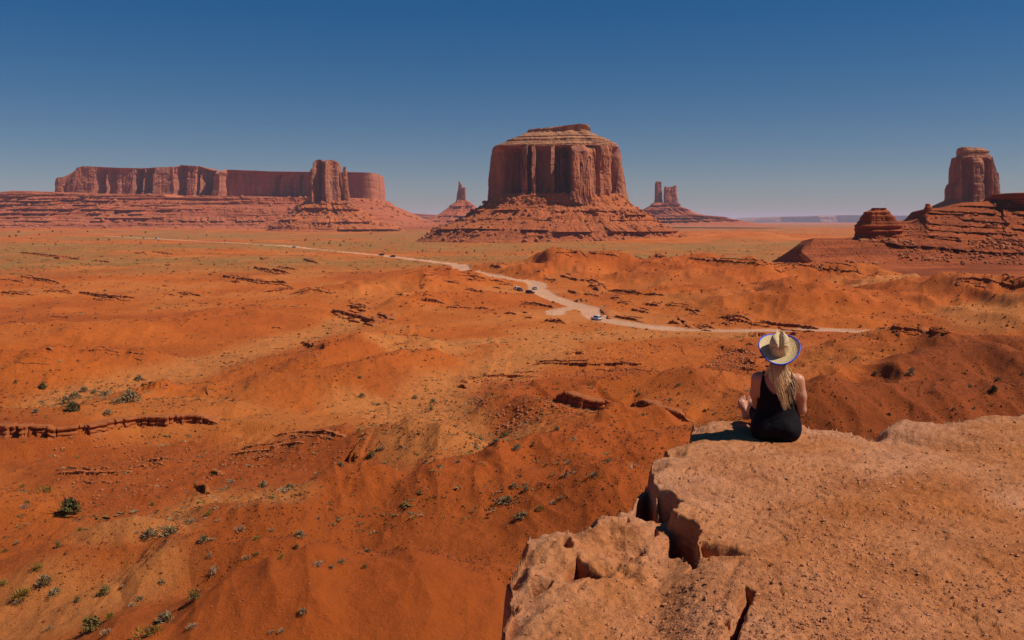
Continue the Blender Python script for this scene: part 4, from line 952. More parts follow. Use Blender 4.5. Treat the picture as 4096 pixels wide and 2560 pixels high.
azf = np.arange(-3.2, 31.6, 0.06)
azr = np.radians(np.concatenate([np.arange(-178, -24, 7.0), np.arange(-24, -3.2, 0.8), azf, np.arange(32.2, 46, 0.8), np.arange(46, 180, 7.0)]))
yy = []; y_ = 221 + 1.9 * 900 / 3.35
while y_ > 398: yy.append(1.9 * 900 / (y_ - 221)); y_ -= 0.95
dr = np.concatenate([[0.05, 0.8, 1.6, 2.3, 2.9], np.array(yy), np.array(yy)[-1] * np.array([1.02, 1.06, 1.12, 1.25, 1.45, 1.8, 2.4, 3.0])])
RX = dr[:, None] * np.sin(azr)[None, :]; RY = dr[:, None] * np.cos(azr)[None, :]
def rock_height(X, Y):
    wob = 0.075 * fbm2(X / 0.3, Y / 0.3, 4, 301) + 0.014 * noise2(X / 0.06, Y / 0.06, 303)
    sd_ = poly_sd(X, Y, EW) + wob * 0.8
    z = ZR + 0.05 * fbm2(X / 1.3, Y / 1.3, 3, 305) + 0.010 * fbm2(X / 0.16, Y / 0.16, 3, 307) + 0.0055 * noise2(X / 0.035, Y / 0.035, 309)
    fl = fbm2(X / 0.75 + wob, Y / 0.75, 4, 306); z = z + 0.03 * (np.round(fl * 4) / 4 + 0.3 * fl) * (Y > 2.5)      # thin broken beds
    ck = np.abs(fbm2(X / 0.9 + 7, Y / 0.6, 4, 308)); z = z - 0.02 * np.clip(1 - ck / 0.012, 0, 1) * sstep(0.0, 0.2, fbm2(X / 1.4, Y / 1.4, 2, 310)) * (Y > 2.5)
    kx, ky = project(X, Y, ZR); ox, oy, s = CROPS['K']; kx = (kx * 4 - ox) * s; ky = (ky * 4 - oy) * s
    front = Y > 2.5
    # lower lobe at the left, broken away from the main slab
    lobe = poly_sd(X, Y, kw('K', [(1100, 400), (1122, 500), (1140, 575), (1235, 665), (1262, 712), (1330, 830), (1400, 900), (1430, 930), (1600, 955), (1720, 972), (1640, 1120), (1560, 1300), (1480, 1560), (-300, 1700), (-400, 300)])) + wob * 0.5
    drop = 0.15 * sstep(-0.01, 0.035, lobe) * (1 - 0.9 * sstep(1150, 1620, kx + (ky - 900) * 0.25)) * front
    z = z - drop
    rough = sstep(0.0, 0.25, lobe) * (1 - sstep(1000, 1250, kx)) * (1 - sstep(940, 1120, ky)) * front
    z = z + rough * (0.10 * fbm2(X / 0.32, Y / 0.32, 4, 311) + 0.05 * (ridged2(X / 0.22, Y / 0.22, 3, 313) - 0.6) + 0.03)
    # hollows and cracks
    holes = [([(975, 610), (1010, 540), (1085, 480), (1150, 560), (1175, 655), (1060, 655)], 0.42), ([(1132, 558), (1230, 592), (1334, 640), (1268, 690), (1215, 668), (1140, 645)], 0.32),
             ([(1250, 712), (1390, 755), (1452, 832), (1405, 890), (1392, 985), (1330, 992), (1372, 958), (1322, 880), (1175, 842), (1200, 790)], 0.40), ([(1392, 880), (1500, 905), (1610, 928), (1725, 972), (1600, 962), (1440, 935)], 0.18),
             ([(640, 866), (720, 908), (870, 945), (760, 970), (585, 972), (588, 905)], 0.25), ([(350, 1000), (480, 988), (480, 1032), (370, 1062)], 0.2), ([(545, 770), (600, 775), (610, 815), (560, 830)], 0.14), ([(730, 690), (760, 685), (760, 720), (735, 720)], 0.10),
             ([(1820, 1018), (1888, 1040), (1838, 1068)], 0.15), ([(1705, 1165), (1757, 1200), (1722, 1275), (1660, 1400), (1612, 1560), (1560, 1560), (1620, 1400), (1680, 1262)], 0.28), ([(1535, 1335), (1600, 1340), (1612, 1402), (1550, 1392)], 0.12), ([(960, 620), (985, 640), (960, 700), (945, 660)], 0.12), ([(1130, 690), (1150, 700), (1135, 760), (1110, 740)], 0.14), ([(1040, 800), (1110, 810), (1050, 835), (990, 810)], 0.14)]
    for P, dp in holes:
        h = poly_sd(X, Y, kw('K', P)) + wob * 0.45
        z = z - dp * sstep(-0.012, 0.05, h) * front
    # raised plate to the right of the woman
    pl = poly_sd(X, Y, kw('E', [(938, 168), (1080, 112), (1200, 104), (1480, 98), (1884, 78), (2400, 70), (2400, 340), (1884, 330), (1500, 310), (1250, 292), (1120, 268), (1050, 250), (960, 232)])) + wob * 0.4
    z = z + 0.085 * sstep(-0.01, 0.03, pl) * sstep(0.0, 0.25, poly_sd(X, Y, kw('E', [(900, -100), (2600, -100), (2600, 380), (1500, 330), (1250, 302), (1100, 278), (900, 262)]))) * front
    rub = poly_sd(X, Y, kw('E', [(455, 195), (500, 215), (590, 250), (520, 250), (460, 225)])); z = z + sstep(-0.02, 0.06, rub) * 0.05 * noise2(X / 0.05, Y / 0.05, 320)
    # the cliff below the edge
    s = np.maximum(-sd_, 0)
    dpt = np.interp(s, [0, 0.02, 0.05, 0.12, 0.3, 0.6, 1.5, 4, 8, 14, 30], [0, 0.12, 0.45, 1.1, 2.4, 4.2, 8, 17, 28, 43, 46])
    beds = 0.25 * np.round(noise2(dpt / 0.35, X * 0.3, 331) * 2) / 2 * np.minimum(1, dpt * 2)
    z = z - dpt - 0.12 * (1 - sstep(0.0, 0.16, sd_)) * (sd_ > 0) * (0.35 + 0.4 * noise2(X / 0.2, Y / 0.2, 333)) + 0.1 * beds * (dpt > 0.05)
    return z, sd_
RZ, RSD = rock_height(RX, RY)
def rock_z(x, y):
    d = np.hypot(x, y); a = np.arctan2(x, y)
    r = np.clip(np.interp(d, dr, np.arange(len(dr))), 0, len(dr) - 1.001); c = np.clip(np.interp(a, azr, np.arange(len(azr))), 0, len(azr) - 1.001)
    i = np.asarray(r).astype(int); j = np.asarray(c).astype(int); fr = r - i; fc = c - j
    return (RZ[i, j] * (1 - fr) + RZ[i + 1, j] * fr) * (1 - fc) + (RZ[i, j + 1] * (1 - fr) + RZ[i + 1, j + 1] * fr) * fc
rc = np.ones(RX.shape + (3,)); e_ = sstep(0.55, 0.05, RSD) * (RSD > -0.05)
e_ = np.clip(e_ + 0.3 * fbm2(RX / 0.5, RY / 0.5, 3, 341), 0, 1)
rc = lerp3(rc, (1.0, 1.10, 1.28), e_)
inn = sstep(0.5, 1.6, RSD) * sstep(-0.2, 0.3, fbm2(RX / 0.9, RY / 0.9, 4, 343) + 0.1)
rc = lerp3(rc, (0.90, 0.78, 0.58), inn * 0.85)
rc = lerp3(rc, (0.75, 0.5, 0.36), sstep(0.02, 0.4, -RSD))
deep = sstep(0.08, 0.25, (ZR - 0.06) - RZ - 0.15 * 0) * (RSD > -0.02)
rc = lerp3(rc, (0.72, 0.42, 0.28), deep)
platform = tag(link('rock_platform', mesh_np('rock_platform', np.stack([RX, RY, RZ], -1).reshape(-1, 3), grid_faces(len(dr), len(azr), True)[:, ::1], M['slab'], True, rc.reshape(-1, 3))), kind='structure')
# loose pebbles lying on the platform
pr = np.random.default_rng(77); P0 = []; S0 = []
for _ in range(30000):
    a = pr.uniform(R(-1), R(31.5)); d_ = 1.9 * 900 / pr.uniform(185, 430)
    x, y = d_ * math.sin(a), d_ * math.cos(a); P0.append((x, y)); S0.append(0.0032 * (4.2 ** (pr.random() ** 3.2)) * (0.7 + 0.05 * d_))
P0 = np.array(P0); S0 = np.array(S0); sdp = poly_sd(P0[:, 0], P0[:, 1], EW)
dens = fbm2(P0[:, 0] / 0.5, P0[:, 1] / 0.5, 3, 351)
ok = (sdp > 0.06) & (dens + pr.uniform(-0.6, 0.6, len(P0)) > -0.05) & (pr.random(len(P0)) < 0.15 + 0.85 * sstep(0.2, 1.0, sdp)) & (np.hypot(P0[:, 0] - 2.27, P0[:, 1] - 7.9) > 0.5)
P0, S0 = P0[ok][:9000], S0[ok][:9000]; Zp = rock_z(P0[:, 0], P0[:, 1])
octa = np.array([(1, 0, 0), (-1, 0, 0), (0, 1, 0), (0, -1, 0), (0, 0, 1), (0, 0, -0.6)], float); of = np.array([(0, 2, 4), (2, 1, 4), (1, 3, 4), (3, 0, 4), (2, 0, 5), (1, 2, 5), (3, 1, 5), (0, 3, 5)])
n_ = len(P0); jit = 1 + 0.35 * pr.uniform(-1, 1, (n_, 6, 1)); sc_ = S0[:, None, None] * np.stack([pr.uniform(.8, 1.5, n_), pr.uniform(.8, 1.5, n_), pr.uniform(.5, .95, n_)], -1)[:, None, :]
pv = octa[None] * jit * sc_; an = pr.uniform(0, 6.28, n_)[:, None]
pv = np.stack([pv[..., 0] * np.cos(an) - pv[..., 1] * np.sin(an), pv[..., 0] * np.sin(an) + pv[..., 1] * np.cos(an), pv[..., 2]], -1) + np.stack([P0[:, 0], P0[:, 1], Zp + S0 * 0.25], -1)[:, None, :]
pf_ = (of[None] + (np.arange(n_) * 6)[:, None, None]).reshape(-1, 3)
M['pebble'] = mat_plain('pebble_rock', (0.42, 0.16, 0.075), 0.9, 0.1, 0, 0.35, 3.0)
tag(link('pebbles', mesh_np('pebbles', pv.reshape(-1, 3), pf_, M['pebble'], False), platform), kind='stuff')
# ------------------------------------------------------------------ the sitting woman
def surface_nets(f, org, h):
    """naive surface nets on a sampled field (negative inside)"""
    nx, ny, nz = f.shape; ins = f < 0
    cnt = np.zeros((nx - 1, ny - 1, nz - 1), np.int32); acc = np.zeros((nx - 1, ny - 1, nz - 1, 3), np.float32)
    cor = [(i, j, k) for i in (0, 1) for j in (0, 1) for k in (0, 1)]
    sl = lambda c: f[c[0]:nx - 1 + c[0], c[1]:ny - 1 + c[1], c[2]:nz - 1 + c[2]]
    for a in cor:
        for ax in range(3):
            if a[ax]: continue
            b = list(a); b[ax] = 1; fa, fb = sl(a), sl(b); m = (fa < 0) != (fb < 0)
            t = np.where(m, fa / np.where(m, fa - fb, 1), 0)
            for q in range(3): acc[..., q] += np.where(m, (a[q] + (t if q == ax else 0)), 0)
            cnt += m
    act = cnt > 0; idx = -np.ones(act.shape, np.int64); idx[act] = np.arange(act.sum())
    I = np.argwhere(act); V = (I + acc[act] / cnt[act][:, None]) * h + org
    faces = []
    for ax in range(3):
        u, v = [(1, 2), (2, 0), (0, 1)][ax]
        a = ins.take(range(0, f.shape[ax] - 1), ax); b = ins.take(range(1, f.shape[ax]), ax)
        e = np.argwhere(a != b); e = e[(e[:, u] > 0) & (e[:, v] > 0) & (e[:, u] < f.shape[u] - 1) & (e[:, v] < f.shape[v] - 1)]
        flip = a[tuple(e.T)]
        def g(du, dv):
            q = e.copy(); q[:, u] -= du; q[:, v] -= dv; return idx[tuple(q.T)]
        q = np.stack([g(0, 0), g(1, 0), g(1, 1), g(0, 1)], -1)
        q[~flip] = q[~flip][:, ::-1]; faces.append(q)
    Fq = np.concatenate(faces); return V, Fq
class Body:
    def __init__(s, lo, hi, h):
        s.h = h; s.lo = np.array(lo, float); n = np.ceil((np.array(hi) - s.lo) / h).astype(int)
        s.g = np.meshgrid(*[s.lo[i] + h * np.arange(n[i]) for i in range(3)], indexing='ij'); s.f = np.full(n, 9.0, np.float32)
    def add(s, d, k=0.03):
        if k <= 0: s.f = np.minimum(s.f, d)
        else:
            hh = np.clip(0.5 + 0.5 * (s.f - d) / k, 0, 1); s.f = s.f * (1 - hh) + d * hh - k * hh * (1 - hh)
    def ell(s, c, r, k=0.03):
        X, Y, Z = s.g; q = np.sqrt(((X - c[0]) / r[0]) ** 2 + ((Y - c[1]) / r[1]) ** 2 + ((Z - c[2]) / r[2]) ** 2)
        s.add((q - 1) * min(r), k)
    def cap(s, a, b, ra, rb, k=0.03):
        a, b = np.array(a, float), np.array(b, float); ab = b - a; X, Y, Z = s.g
        t = np.clip(((X - a[0]) * ab[0] + (Y - a[1]) * ab[1] + (Z - a[2]) * ab[2]) / (ab @ ab), 0, 1)
        s.add(np.sqrt((X - a[0] - t * ab[0]) ** 2 + (Y - a[1] - t * ab[1]) ** 2 + (Z - a[2] - t * ab[2]) ** 2) - (ra + (rb - ra) * t), k)
    def chain(s, pts, k=0.03):
        for a, b in zip(pts[:-1], pts[1:]): s.cap(a[:3], b[:3], a[3], b[3], k)
    def mesh(s):
        V_, F_ = surface_nets(s.f, s.lo, s.h)
        # light smoothing
        for _ in range(2):
            ac = np.zeros_like(V_); c = np.zeros(len(V_))
            for i in range(4):
                np.add.at(ac, F_[:, i], V_[F_[:, (i + 1) % 4]] + V_[F_[:, (i - 1) % 4]]); np.add.at(c, F_[:, i], 2)
            V_ = 0.5 * V_ + 0.5 * ac / c[:, None]
        return V_, F_
def torso(b, g):
    b.ell((0, 0.03, 0.125 + g * 0.3), (0.218 + g, 0.165 + g, 0.135 + g), 0.02)
    b.ell((-0.10, -0.005, 0.105), (0.118 + g, 0.13 + g, 0.11 + g), 0.03); b.ell((0.10, -0.005, 0.105), (0.118 + g, 0.13 + g, 0.11 + g), 0.03)
    b.ell((0.005, 0.05, 0.29), (0.172 + g, 0.118 + g, 0.15), 0.09)
    b.ell((0.005, 0.05, 0.43), (0.172 + g, 0.108 + g, 0.145), 0.06)
    b.ell((-0.075, -0.005, 0.46), (0.075 + g, 0.06 + g, 0.10), 0.05); b.ell((0.085, -0.005, 0.46), (0.075 + g, 0.06 + g, 0.10), 0.05)
    b.ell((0, 0.125, 0.42), (0.13 + g, 0.07 + g, 0.07), 0.05)
LK, RK = (-0.215, 0.45, 0.19), (0.03, 0.53, 0.25)
LA, RA = (-0.245, 0.79, 0.075), (-0.285, 0.745, 0.055)
body = Body((-0.48, -0.26, -0.03), (0.42, 1.02, 0.93), 0.0085)
torso(body, 0.0)
body.cap((-0.165, 0.045, 0.535), (0.165, 0.045, 0.535), 0.052, 0.052, 0.06)
body.cap((-0.09, 0.04, 0.555), (0, 0.03, 0.62), 0.045, 0.045, 0.05); body.cap((0.09, 0.04, 0.555), (0, 0.03, 0.62), 0.045, 0.045, 0.05)
body.cap((0, 0.03, 0.56), (0, 0.03, 0.69), 0.054, 0.048, 0.03)
body.ell((0, 0.03, 0.755), (0.076, 0.096, 0.108), 0.02); body.ell((0, 0.09, 0.705), (0.045, 0.045, 0.05), 0.03)
body.cap((0, 0.125, 0.755), (0, 0.142, 0.735), 0.010, 0.015, 0.01); body.ell((-0.077, 0.03, 0.75), (0.010, 0.02, 0.03), 0.004); body.ell((0.077, 0.03, 0.75), (0.010, 0.02, 0.03), 0.004)
body.cap((-0.02, 0.122, 0.70), (0.02, 0.122, 0.70), 0.008, 0.008, 0.006)
for sx in (-1, 1): body.ell((sx * 0.03, 0.112, 0.765), (0.016, 0.012, 0.009), 0.004)
# arms: right one hangs and folds forward, left one reaches round to the lap
body.chain([(0.196, 0.045, 0.53, 0.056), (0.222, 0.035, 0.40, 0.047), (0.236, 0.045, 0.275, 0.040)], 0.03)
body.chain([(0.236, 0.045, 0.275, 0.039), (0.19, 0.16, 0.245, 0.037), (0.11, 0.285, 0.245, 0.026)], 0.015)
body.chain([(-0.192, 0.05, 0.53, 0.054), (-0.205, 0.075, 0.40, 0.045), (-0.19, 0.12, 0.29, 0.039)], 0.03)
body.chain([(-0.19, 0.12, 0.29, 0.039), (-0.12, 0.23, 0.275, 0.036), (-0.03, 0.32, 0.27, 0.026)], 0.015)
def hand(b, w, dr_, up):
    w, dr_, up = (np.array(v, float) for v in (w, dr_, up)); dr_ /= np.linalg.norm(dr_); sd2 = np.cross(dr_, up); sd2 /= np.linalg.norm(sd2); up = np.cross(sd2, dr_)
    for i in range(4): b.cap(w, w + dr_ * 0.085 + sd2 * (i - 1.5) * 0.02, 0.018, 0.013, 0.012)
    for i, l in enumerate((0.062, 0.075, 0.07, 0.055)):
        p = w + dr_ * 0.088 + sd2 * (i - 1.5) * 0.021; q = p + dr_ * l * 0.5 - up * 0.012; r = q + dr_ * l * 0.38 - up * 0.026
        b.cap(p, q, 0.0098, 0.0088, 0.004); b.cap(q, r, 0.0088, 0.0078, 0.003)
    p = w + dr_ * 0.025 - sd2 * 0.026; q = p + dr_ * 0.035 - sd2 * 0.026; b.cap(p, q, 0.012, 0.010, 0.008); b.cap(q, q + dr_ * 0.03 - up * 0.01, 0.010, 0.0085, 0.003)
hand(body, (0.11, 0.285, 0.245), (-0.75, 0.6, -0.1), (0.1, -0.2, 1)); hand(body, (-0.03, 0.32, 0.27), (0.7, 0.5, -0.05), (0.1, -0.2, 1))
# legs stretched out to the left, ankles crossed, toes up
body.chain([(-0.095, 0.08, 0.13, 0.098), (-0.16, 0.27, 0.17, 0.083), (*LK, 0.060)], 0.04)
body.chain([(*LK, 0.058), (-0.232, 0.58, 0.145, 0.056), (-0.242, 0.70, 0.095, 0.040), (*LA, 0.034)], 0.02)
body.chain([(0.095, 0.08, 0.13, 0.098), (0.07, 0.30, 0.20, 0.083), (*RK, 0.060)], 0.04)
body.chain([(*RK, 0.058), (-0.08, 0.62, 0.165, 0.056), (-0.19, 0.69, 0.095, 0.042), (*RA, 0.034)], 0.02)
def foot(b, ank, heel, ball, side, toe):
    ank, heel, ball, side, toe = (np.array(v, float) for v in (ank, heel, ball, side, toe))
    b.cap(ank, heel, 0.034, 0.030, 0.02); b.cap(heel, ball, 0.028, 0.024, 0.03); b.cap(ank, ball, 0.032, 0.021, 0.03)
    for i in range(5):
        o = side * (i - 2) * 0.0185; b.cap(ball - (ball - heel) * 0.25 + o * 0.7, ball + o, 0.020, 0.015, 0.02)
        l = (0.052, 0.047, 0.042, 0.036, 0.029)[i]; r = (0.0125, 0.0098, 0.0095, 0.009, 0.0085)[i]
        p = ball + o + toe * 0.008; b.cap(p, p + toe * l, r + 0.002, r, 0.004)
foot(body, LA, (-0.245, 0.815, 0.035), (-0.262, 0.845, 0.165), (-0.94, -0.2, 0.1), (-0.12, 0.02, 0.99))
foot(body, RA, (-0.305, 0.765, 0.032), (-0.345, 0.785, 0.165), (-0.80, -0.5, -0.1), (-0.16, 0.05, 0.98))
bv, bf = body.mesh()

dress = Body((-0.30, -0.24, -0.035), (0.30, 0.52, 0.66), 0.008)
torso(dress, 0.009)
dress.cap((-0.15, 0.045, 0.545), (0.15, 0.045, 0.545), 0.060, 0.060, 0.05)
dress.chain([(-0.095, 0.08, 0.13, 0.112), (-0.165, 0.30, 0.175, 0.092)], 0.05); dress.chain([(0.095, 0.08, 0.13, 0.112), (0.065, 0.33, 0.205, 0.092)], 0.05)
dress.cap((-0.12, 0.30, 0.17), (0.06, 0.32, 0.19), 0.08, 0.08, 0.05)
dv, df = dress.mesh()
X, Y, Z = dv.T
bk = Y < 0.05
scoop = (Z > np.where(bk, 0.425 + 5.2 * np.abs(X - 0.0) ** 2 * 1.5 + np.where(np.abs(X) > 0.11, (np.abs(X) - 0.11) * 6, 0), 0.47 + np.where(np.abs(X) > 0.10, (np.abs(X) - 0.10) * 6, 0))) & (np.abs(X) < 0.155)
arm = (np.abs(X) > 0.158 - 0.12 * np.clip(Z - 0.47, 0, 1)) & (Z > 0.375)
hem = (Y > 0.345)
wr = 0.004 * noise3(X / 0.05, Y / 0.05, Z / 0.025, 401) * sstep(0.5, 0.15, Z)
cut = scoop | arm | hem
keep = ~cut[df].any(1); df = df[keep]
u_, inv_ = np.unique(df, return_inverse=True); dv, df = dv[u_], inv_.reshape(df.shape)
fl_ = Z[u_] < 0.0
dv[:, 2] = np.where(dv[:, 2] < 0.012, 0.012 + (dv[:, 2] - 0.012) * 0.15, dv[:, 2]); bv[:, 2] = np.where(bv[:, 2] < 0.014, 0.014 + (bv[:, 2] - 0.014) * 0.15, bv[:, 2])
dv[:, 2] += wr[u_]; dv[:, 1] += 0.7 * wr[u_]

def mat_skin():
    m, nt, b = newmat('skin')
    g = N(nt, 'ShaderNodeTexCoord').outputs['Object']; f = tex_noise(nt, g, 9, 4, 0.6)
    nt.links.new(ramp(nt, f, [(0.3, (0.44, 0.175, 0.095)), (0.7, (0.54, 0.245, 0.145))]), b.inputs['Base Color'])
    b.inputs['Roughness'].default_value = 0.5; b.inputs['Specular IOR Level'].default_value = 0.35
    b.inputs['Subsurface Weight'].default_value = 0.12; b.inputs['Subsurface Radius'].default_value = (0.012, 0.005, 0.003)
    return m
def mat_fabric():
    m, nt, b = newmat('black_jersey')
    g = N(nt, 'ShaderNodeTexCoord').outputs['Object']; f = tex_noise(nt, g, 260, 3, 0.6); f2 = tex_noise(nt, g, 12, 4, 0.6)
    nt.links.new(ramp(nt, f2, [(0.3, (0.006, 0.005, 0.007)), (0.7, (0.012, 0.010, 0.013))]), b.inputs['Base Color'])
    b.inputs['Roughness'].default_value = 0.8; b.inputs['Specular IOR Level'].default_value = 0.08
    n1 = bump(nt, None, f, 0.001, 0.5); bump(nt, b, f2, 0.02, 0.5, n1)
    return m
M['skin'] = mat_skin(); M['fabric'] = mat_fabric()
wpx, wpy = 775.5, 441.0
wx_, wy_ = map(float, at_plane(wpx, wpy, ZR)); wz = float(rock_z(np.array(wx_), np.array(wy_ - 0.02)))
person = empty('person', (wx_, wy_, wz - 0.012), R(-16.0)); person.scale = (0.9, 1.0, 1.0); tag(person, 'woman in black sleeveless dress and straw hat sitting at the rock edge', 'person')
link('body', mesh_np('body', bv, bf, M['skin'], True), person)
dr_o = link('dress', mesh_np('dress', dv, df, M['fabric'], True), person)
sol = dr_o.modifiers.new('thickness', 'SOLIDIFY'); sol.thickness = 0.004; sol.offset = 1
# toenails
tn = []
# --- hair: long locks falling over the back
hr = np.random.default_rng(9); hv = []; hf = []; hc = []; nn = 0
def back_y(x, z):
    return np.interp(z, [0.2, 0.3, 0.40, 0.5, 0.56, 0.62, 0.68, 0.8], [-0.10, -0.078, -0.072, -0.075, -0.045, -0.04, -0.055, -0.08]) + 1.6 * x * x
def lock(p0, p1, p2, p3, w, colr, n=16):
    """tapering flattened tube along a Bezier"""
    global nn
    t = np.linspace(0, 1, n)[:, None]; P = [np.array(p, float) for p in (p0, p1, p2, p3)]
    c = (1 - t) ** 3 * P[0] + 3 * t * (1 - t) ** 2 * P[1] + 3 * t * t * (1 - t) * P[2] + t ** 3 * P[3]
    wv = w * (0.7 + 0.5 * np.sin(np.pi * np.clip(t * 1.1, 0, 1))) * (1 - 0.75 * t ** 3)
    k = 6; th = np.arange(k) / k * 2 * np.pi
    c = c + 0.004 * np.stack([np.sin(t[:, 0] * 9 + p0[0] * 90), 0 * t[:, 0], 0 * t[:, 0]], -1)
    ring = np.stack([np.cos(th), 0.5 * np.sin(th), 0 * th], -1)
    v = (c[:, None, :] + ring[None] * wv[:, None, :]).reshape(-1, 3)
    hv.append(v); hf.append(grid_faces(n, k, True) + nn); nn += len(v)
    root_, tip = colr; hc.append(np.repeat(np.array(root_) * (1 - np.clip(t * 2.2, 0, 1) ** 0.8) + np.array(tip) * np.clip(t * 2.2, 0, 1) ** 0.8, k, axis=0))
BL = [((0.24, 0.12, 0.05), (0.80, 0.50, 0.21)), ((0.13, 0.065, 0.03), (0.68, 0.38, 0.14)), ((0.40, 0.22, 0.10), (0.90, 0.64, 0.34)), ((0.09, 0.045, 0.02), (0.30, 0.14, 0.05))]  # dark roots to blonde; lengths brightened, strong sunlight put into the colour
for i in range(230):
    u = hr.uniform(-1, 1); dark = i < 50
    x0 = 0.070 * u; y0 = -0.055 + 0.05 * abs(u) + (0.012 if dark else 0); z0 = hr.uniform(0.68, 0.72)
    xe = 0.075 + 0.085 * u + hr.normal(0, 0.014); ze = 0.29 + 0.20 * max(0, abs(u - 0.05) - 0.35) + hr.uniform(0, 0.10) + (0.05 if u < -0.3 else 0)
    xm = 0.03 + 0.125 * u + hr.normal(0, 0.008); zm = 0.52
    off = hr.uniform(0.004, 0.022) - (0.008 if dark else 0)
    lock((x0, y0, z0), (x0 * 1.2, y0 - 0.015, 0.62), (xm, back_y(xm, zm) - off - 0.01, zm), (xe, back_y(xe, ze) - off - 0.004, ze), hr.uniform(0.0025, 0.0055), BL[3] if dark else BL[hr.integers(3)])
for i in range(16):   # over the right shoulder and arm
    lock((0.06, -0.02, 0.69), (0.11, -0.045, 0.64), (0.165 + 0.02 * hr.random(), -0.04, 0.56), (0.20 + hr.normal(0, 0.02), -0.022, 0.40 + 0.1 * hr.random()), hr.uniform(0.003, 0.006), BL[hr.integers(3)])
for i in range(10):   # wisps at the left of the neck
    lock((-0.065, 0.0, 0.70), (-0.085, -0.02, 0.65), (-0.085 - 0.02 * hr.random(), -0.02, 0.60), (-0.06 - 0.09 * hr.random(), -0.03, 0.565 + 0.02 * hr.random()), hr.uniform(0.002, 0.005), BL[hr.integers(2)])
for i in range(30):   # fly-away strands
    u = hr.uniform(-0.6, 1); lock((0.06 * u, -0.06, 0.68), (0.08 * u, -0.09, 0.6), (0.03 + 0.13 * u, -0.10, 0.5), (0.08 + 0.13 * u, -0.10, 0.30 + 0.15 * hr.random()), 0.0016, BL[2])
def mat_hair():
    m, nt, b = newmat('blonde_hair'); at = N(nt, 'ShaderNodeVertexColor', layer_name='Col').outputs[0]
    g = N(nt, 'ShaderNodeTexCoord').outputs['Object']; f = tex_noise(nt, g, 1.0, 4, 0.6, (400, 400, 8))
    nt.links.new(mix(nt, 1.0, at, ramp(nt, f, [(0.3, (0.55, 0.5, 0.45)), (0.7, (1.15, 1.15, 1.15))]), 'MULTIPLY'), b.inputs['Base Color'])
    b.inputs['Roughness'].default_value = 0.45; b.inputs['Specular IOR Level'].default_value = 0.5
    return m
link('hair', mesh_np('hair', np.concatenate(hv), np.concatenate(hf), mat_hair(), True, np.concatenate(hc)), person)

# --- straw hat
def mat_straw():
    m, nt, b = newmat('woven_straw'); g = N(nt, 'ShaderNodeTexCoord').outputs['Object']
    w = N(nt, 'ShaderNodeTexWave', wave_type='RINGS', rings_direction='Z'); w.inputs['Scale'].default_value = 26; w.inputs['Distortion'].default_value = 2.5; w.inputs['Detail'].default_value = 2
    nt.links.new(g, w.inputs[0]); f = tex_noise(nt, g, 60, 4, 0.7)
    c = ramp(nt, f, [(0.3, (0.50, 0.33, 0.15)), (0.55, (0.66, 0.50, 0.28)), (0.75, (0.76, 0.64, 0.42))])
    c = mix(nt, ramp(nt, w.outputs[0], [(0.15, (0.45,) * 3), (0.45, (0, 0, 0))]), c, (0.36, 0.21, 0.08))
    nt.links.new(c, b.inputs['Base Color']); b.inputs['Roughness'].default_value = 0.65
    n1 = bump(nt, None, w.outputs[0], 0.004, 0.7); bump(nt, b, f, 0.002, 0.6, n1)
    return m
M['straw'] = mat_straw(); M['blue'] = mat_plain('blue_binding', (0.012, 0.075, 0.62), 0.6, 0.3)
hat = link('hat', None, person, (0.005, 0.025, 0.805)); hat.rotation_euler = (R(33), R(1), R(3)); hat.empty_display_size = 0.1
nt_ = 96; th = np.arange(nt_) / nt_ * 2 * np.pi; ct, st = np.cos(th), np.sin(th)
def brim_pt(t):
    rx = 0.094 + (0.190 - 0.094) * t; ry = 0.108 + (0.200 - 0.108) * t
    z = 0.034 * np.abs(ct) ** 2.2 * t ** 1.7 - 0.006 * np.abs(st) ** 2 * t - 0.004 + 0.008 * t
    return np.stack([rx * ct, ry * st, z], -1)
rows = [brim_pt(t) for t in np.linspace(0, 1, 12)]; rows += [brim_pt(t) - np.array([0, 0, 0.004]) for t in np.linspace(1, 0, 12)]
link('brim', mesh_np('brim', np.concatenate(rows), grid_faces(24, nt_, True), M['straw'], True), hat)
rows = []
for k, (s_, z_) in enumerate([(1.0, -0.006), (0.995, 0.01), (0.975, 0.03), (0.95, 0.055), (0.915, 0.08), (0.87, 0.10), (0.80, 0.116), (0.68, 0.127), (0.50, 0.131), (0.28, 0.131), (0.03, 0.131)]):
    rx, ry = 0.095 * s_, 0.109 * s_; z_ = z_ * 1.12
    x, y = rx * ct, ry * st; z = np.full(nt_, z_)
    up_ = max(0, (z_ - 0.06) / 0.07)
    x = x * (1 - 0.22 * up_ * sstep(-0.02, 0.09, y))          # pinched towards the front
    z = z - 0.034 * up_ * np.exp(-(x / 0.020) ** 2) - 0.010 * up_ * np.exp(-((np.abs(x) - 0.052) / 0.012) ** 2) * sstep(-0.03, 0.05, y) + 0.012 * up_ * (y / 0.1)
    rows.append(np.stack([x, y, z], -1))
link('crown', mesh_np('crown', np.concatenate(rows), grid_faces(len(rows), nt_, True), M['straw'], True), hat)
edge = brim_pt(1.0); ring = []
for j in range(8):
    a = j / 8 * 2 * np.pi; nrm = np.stack([ct, st, 0 * ct], -1); ring.append(edge + nrm * 0.0062 * math.cos(a) + np.array([0, 0, 0.0075 * math.sin(a) - 0.002]))
rv = np.stack(ring, 0); link('edge_binding', mesh_np('edge_binding', np.concatenate([rv.reshape(-1, 3)]), np.concatenate([grid_faces(8, nt_, True), np.stack([7 * nt_ + np.arange(nt_), 7 * nt_ + (np.arange(nt_) + 1) % nt_, (np.arange(nt_) + 1) % nt_, np.arange(nt_)], -1)]), M['blue'], True), hat)
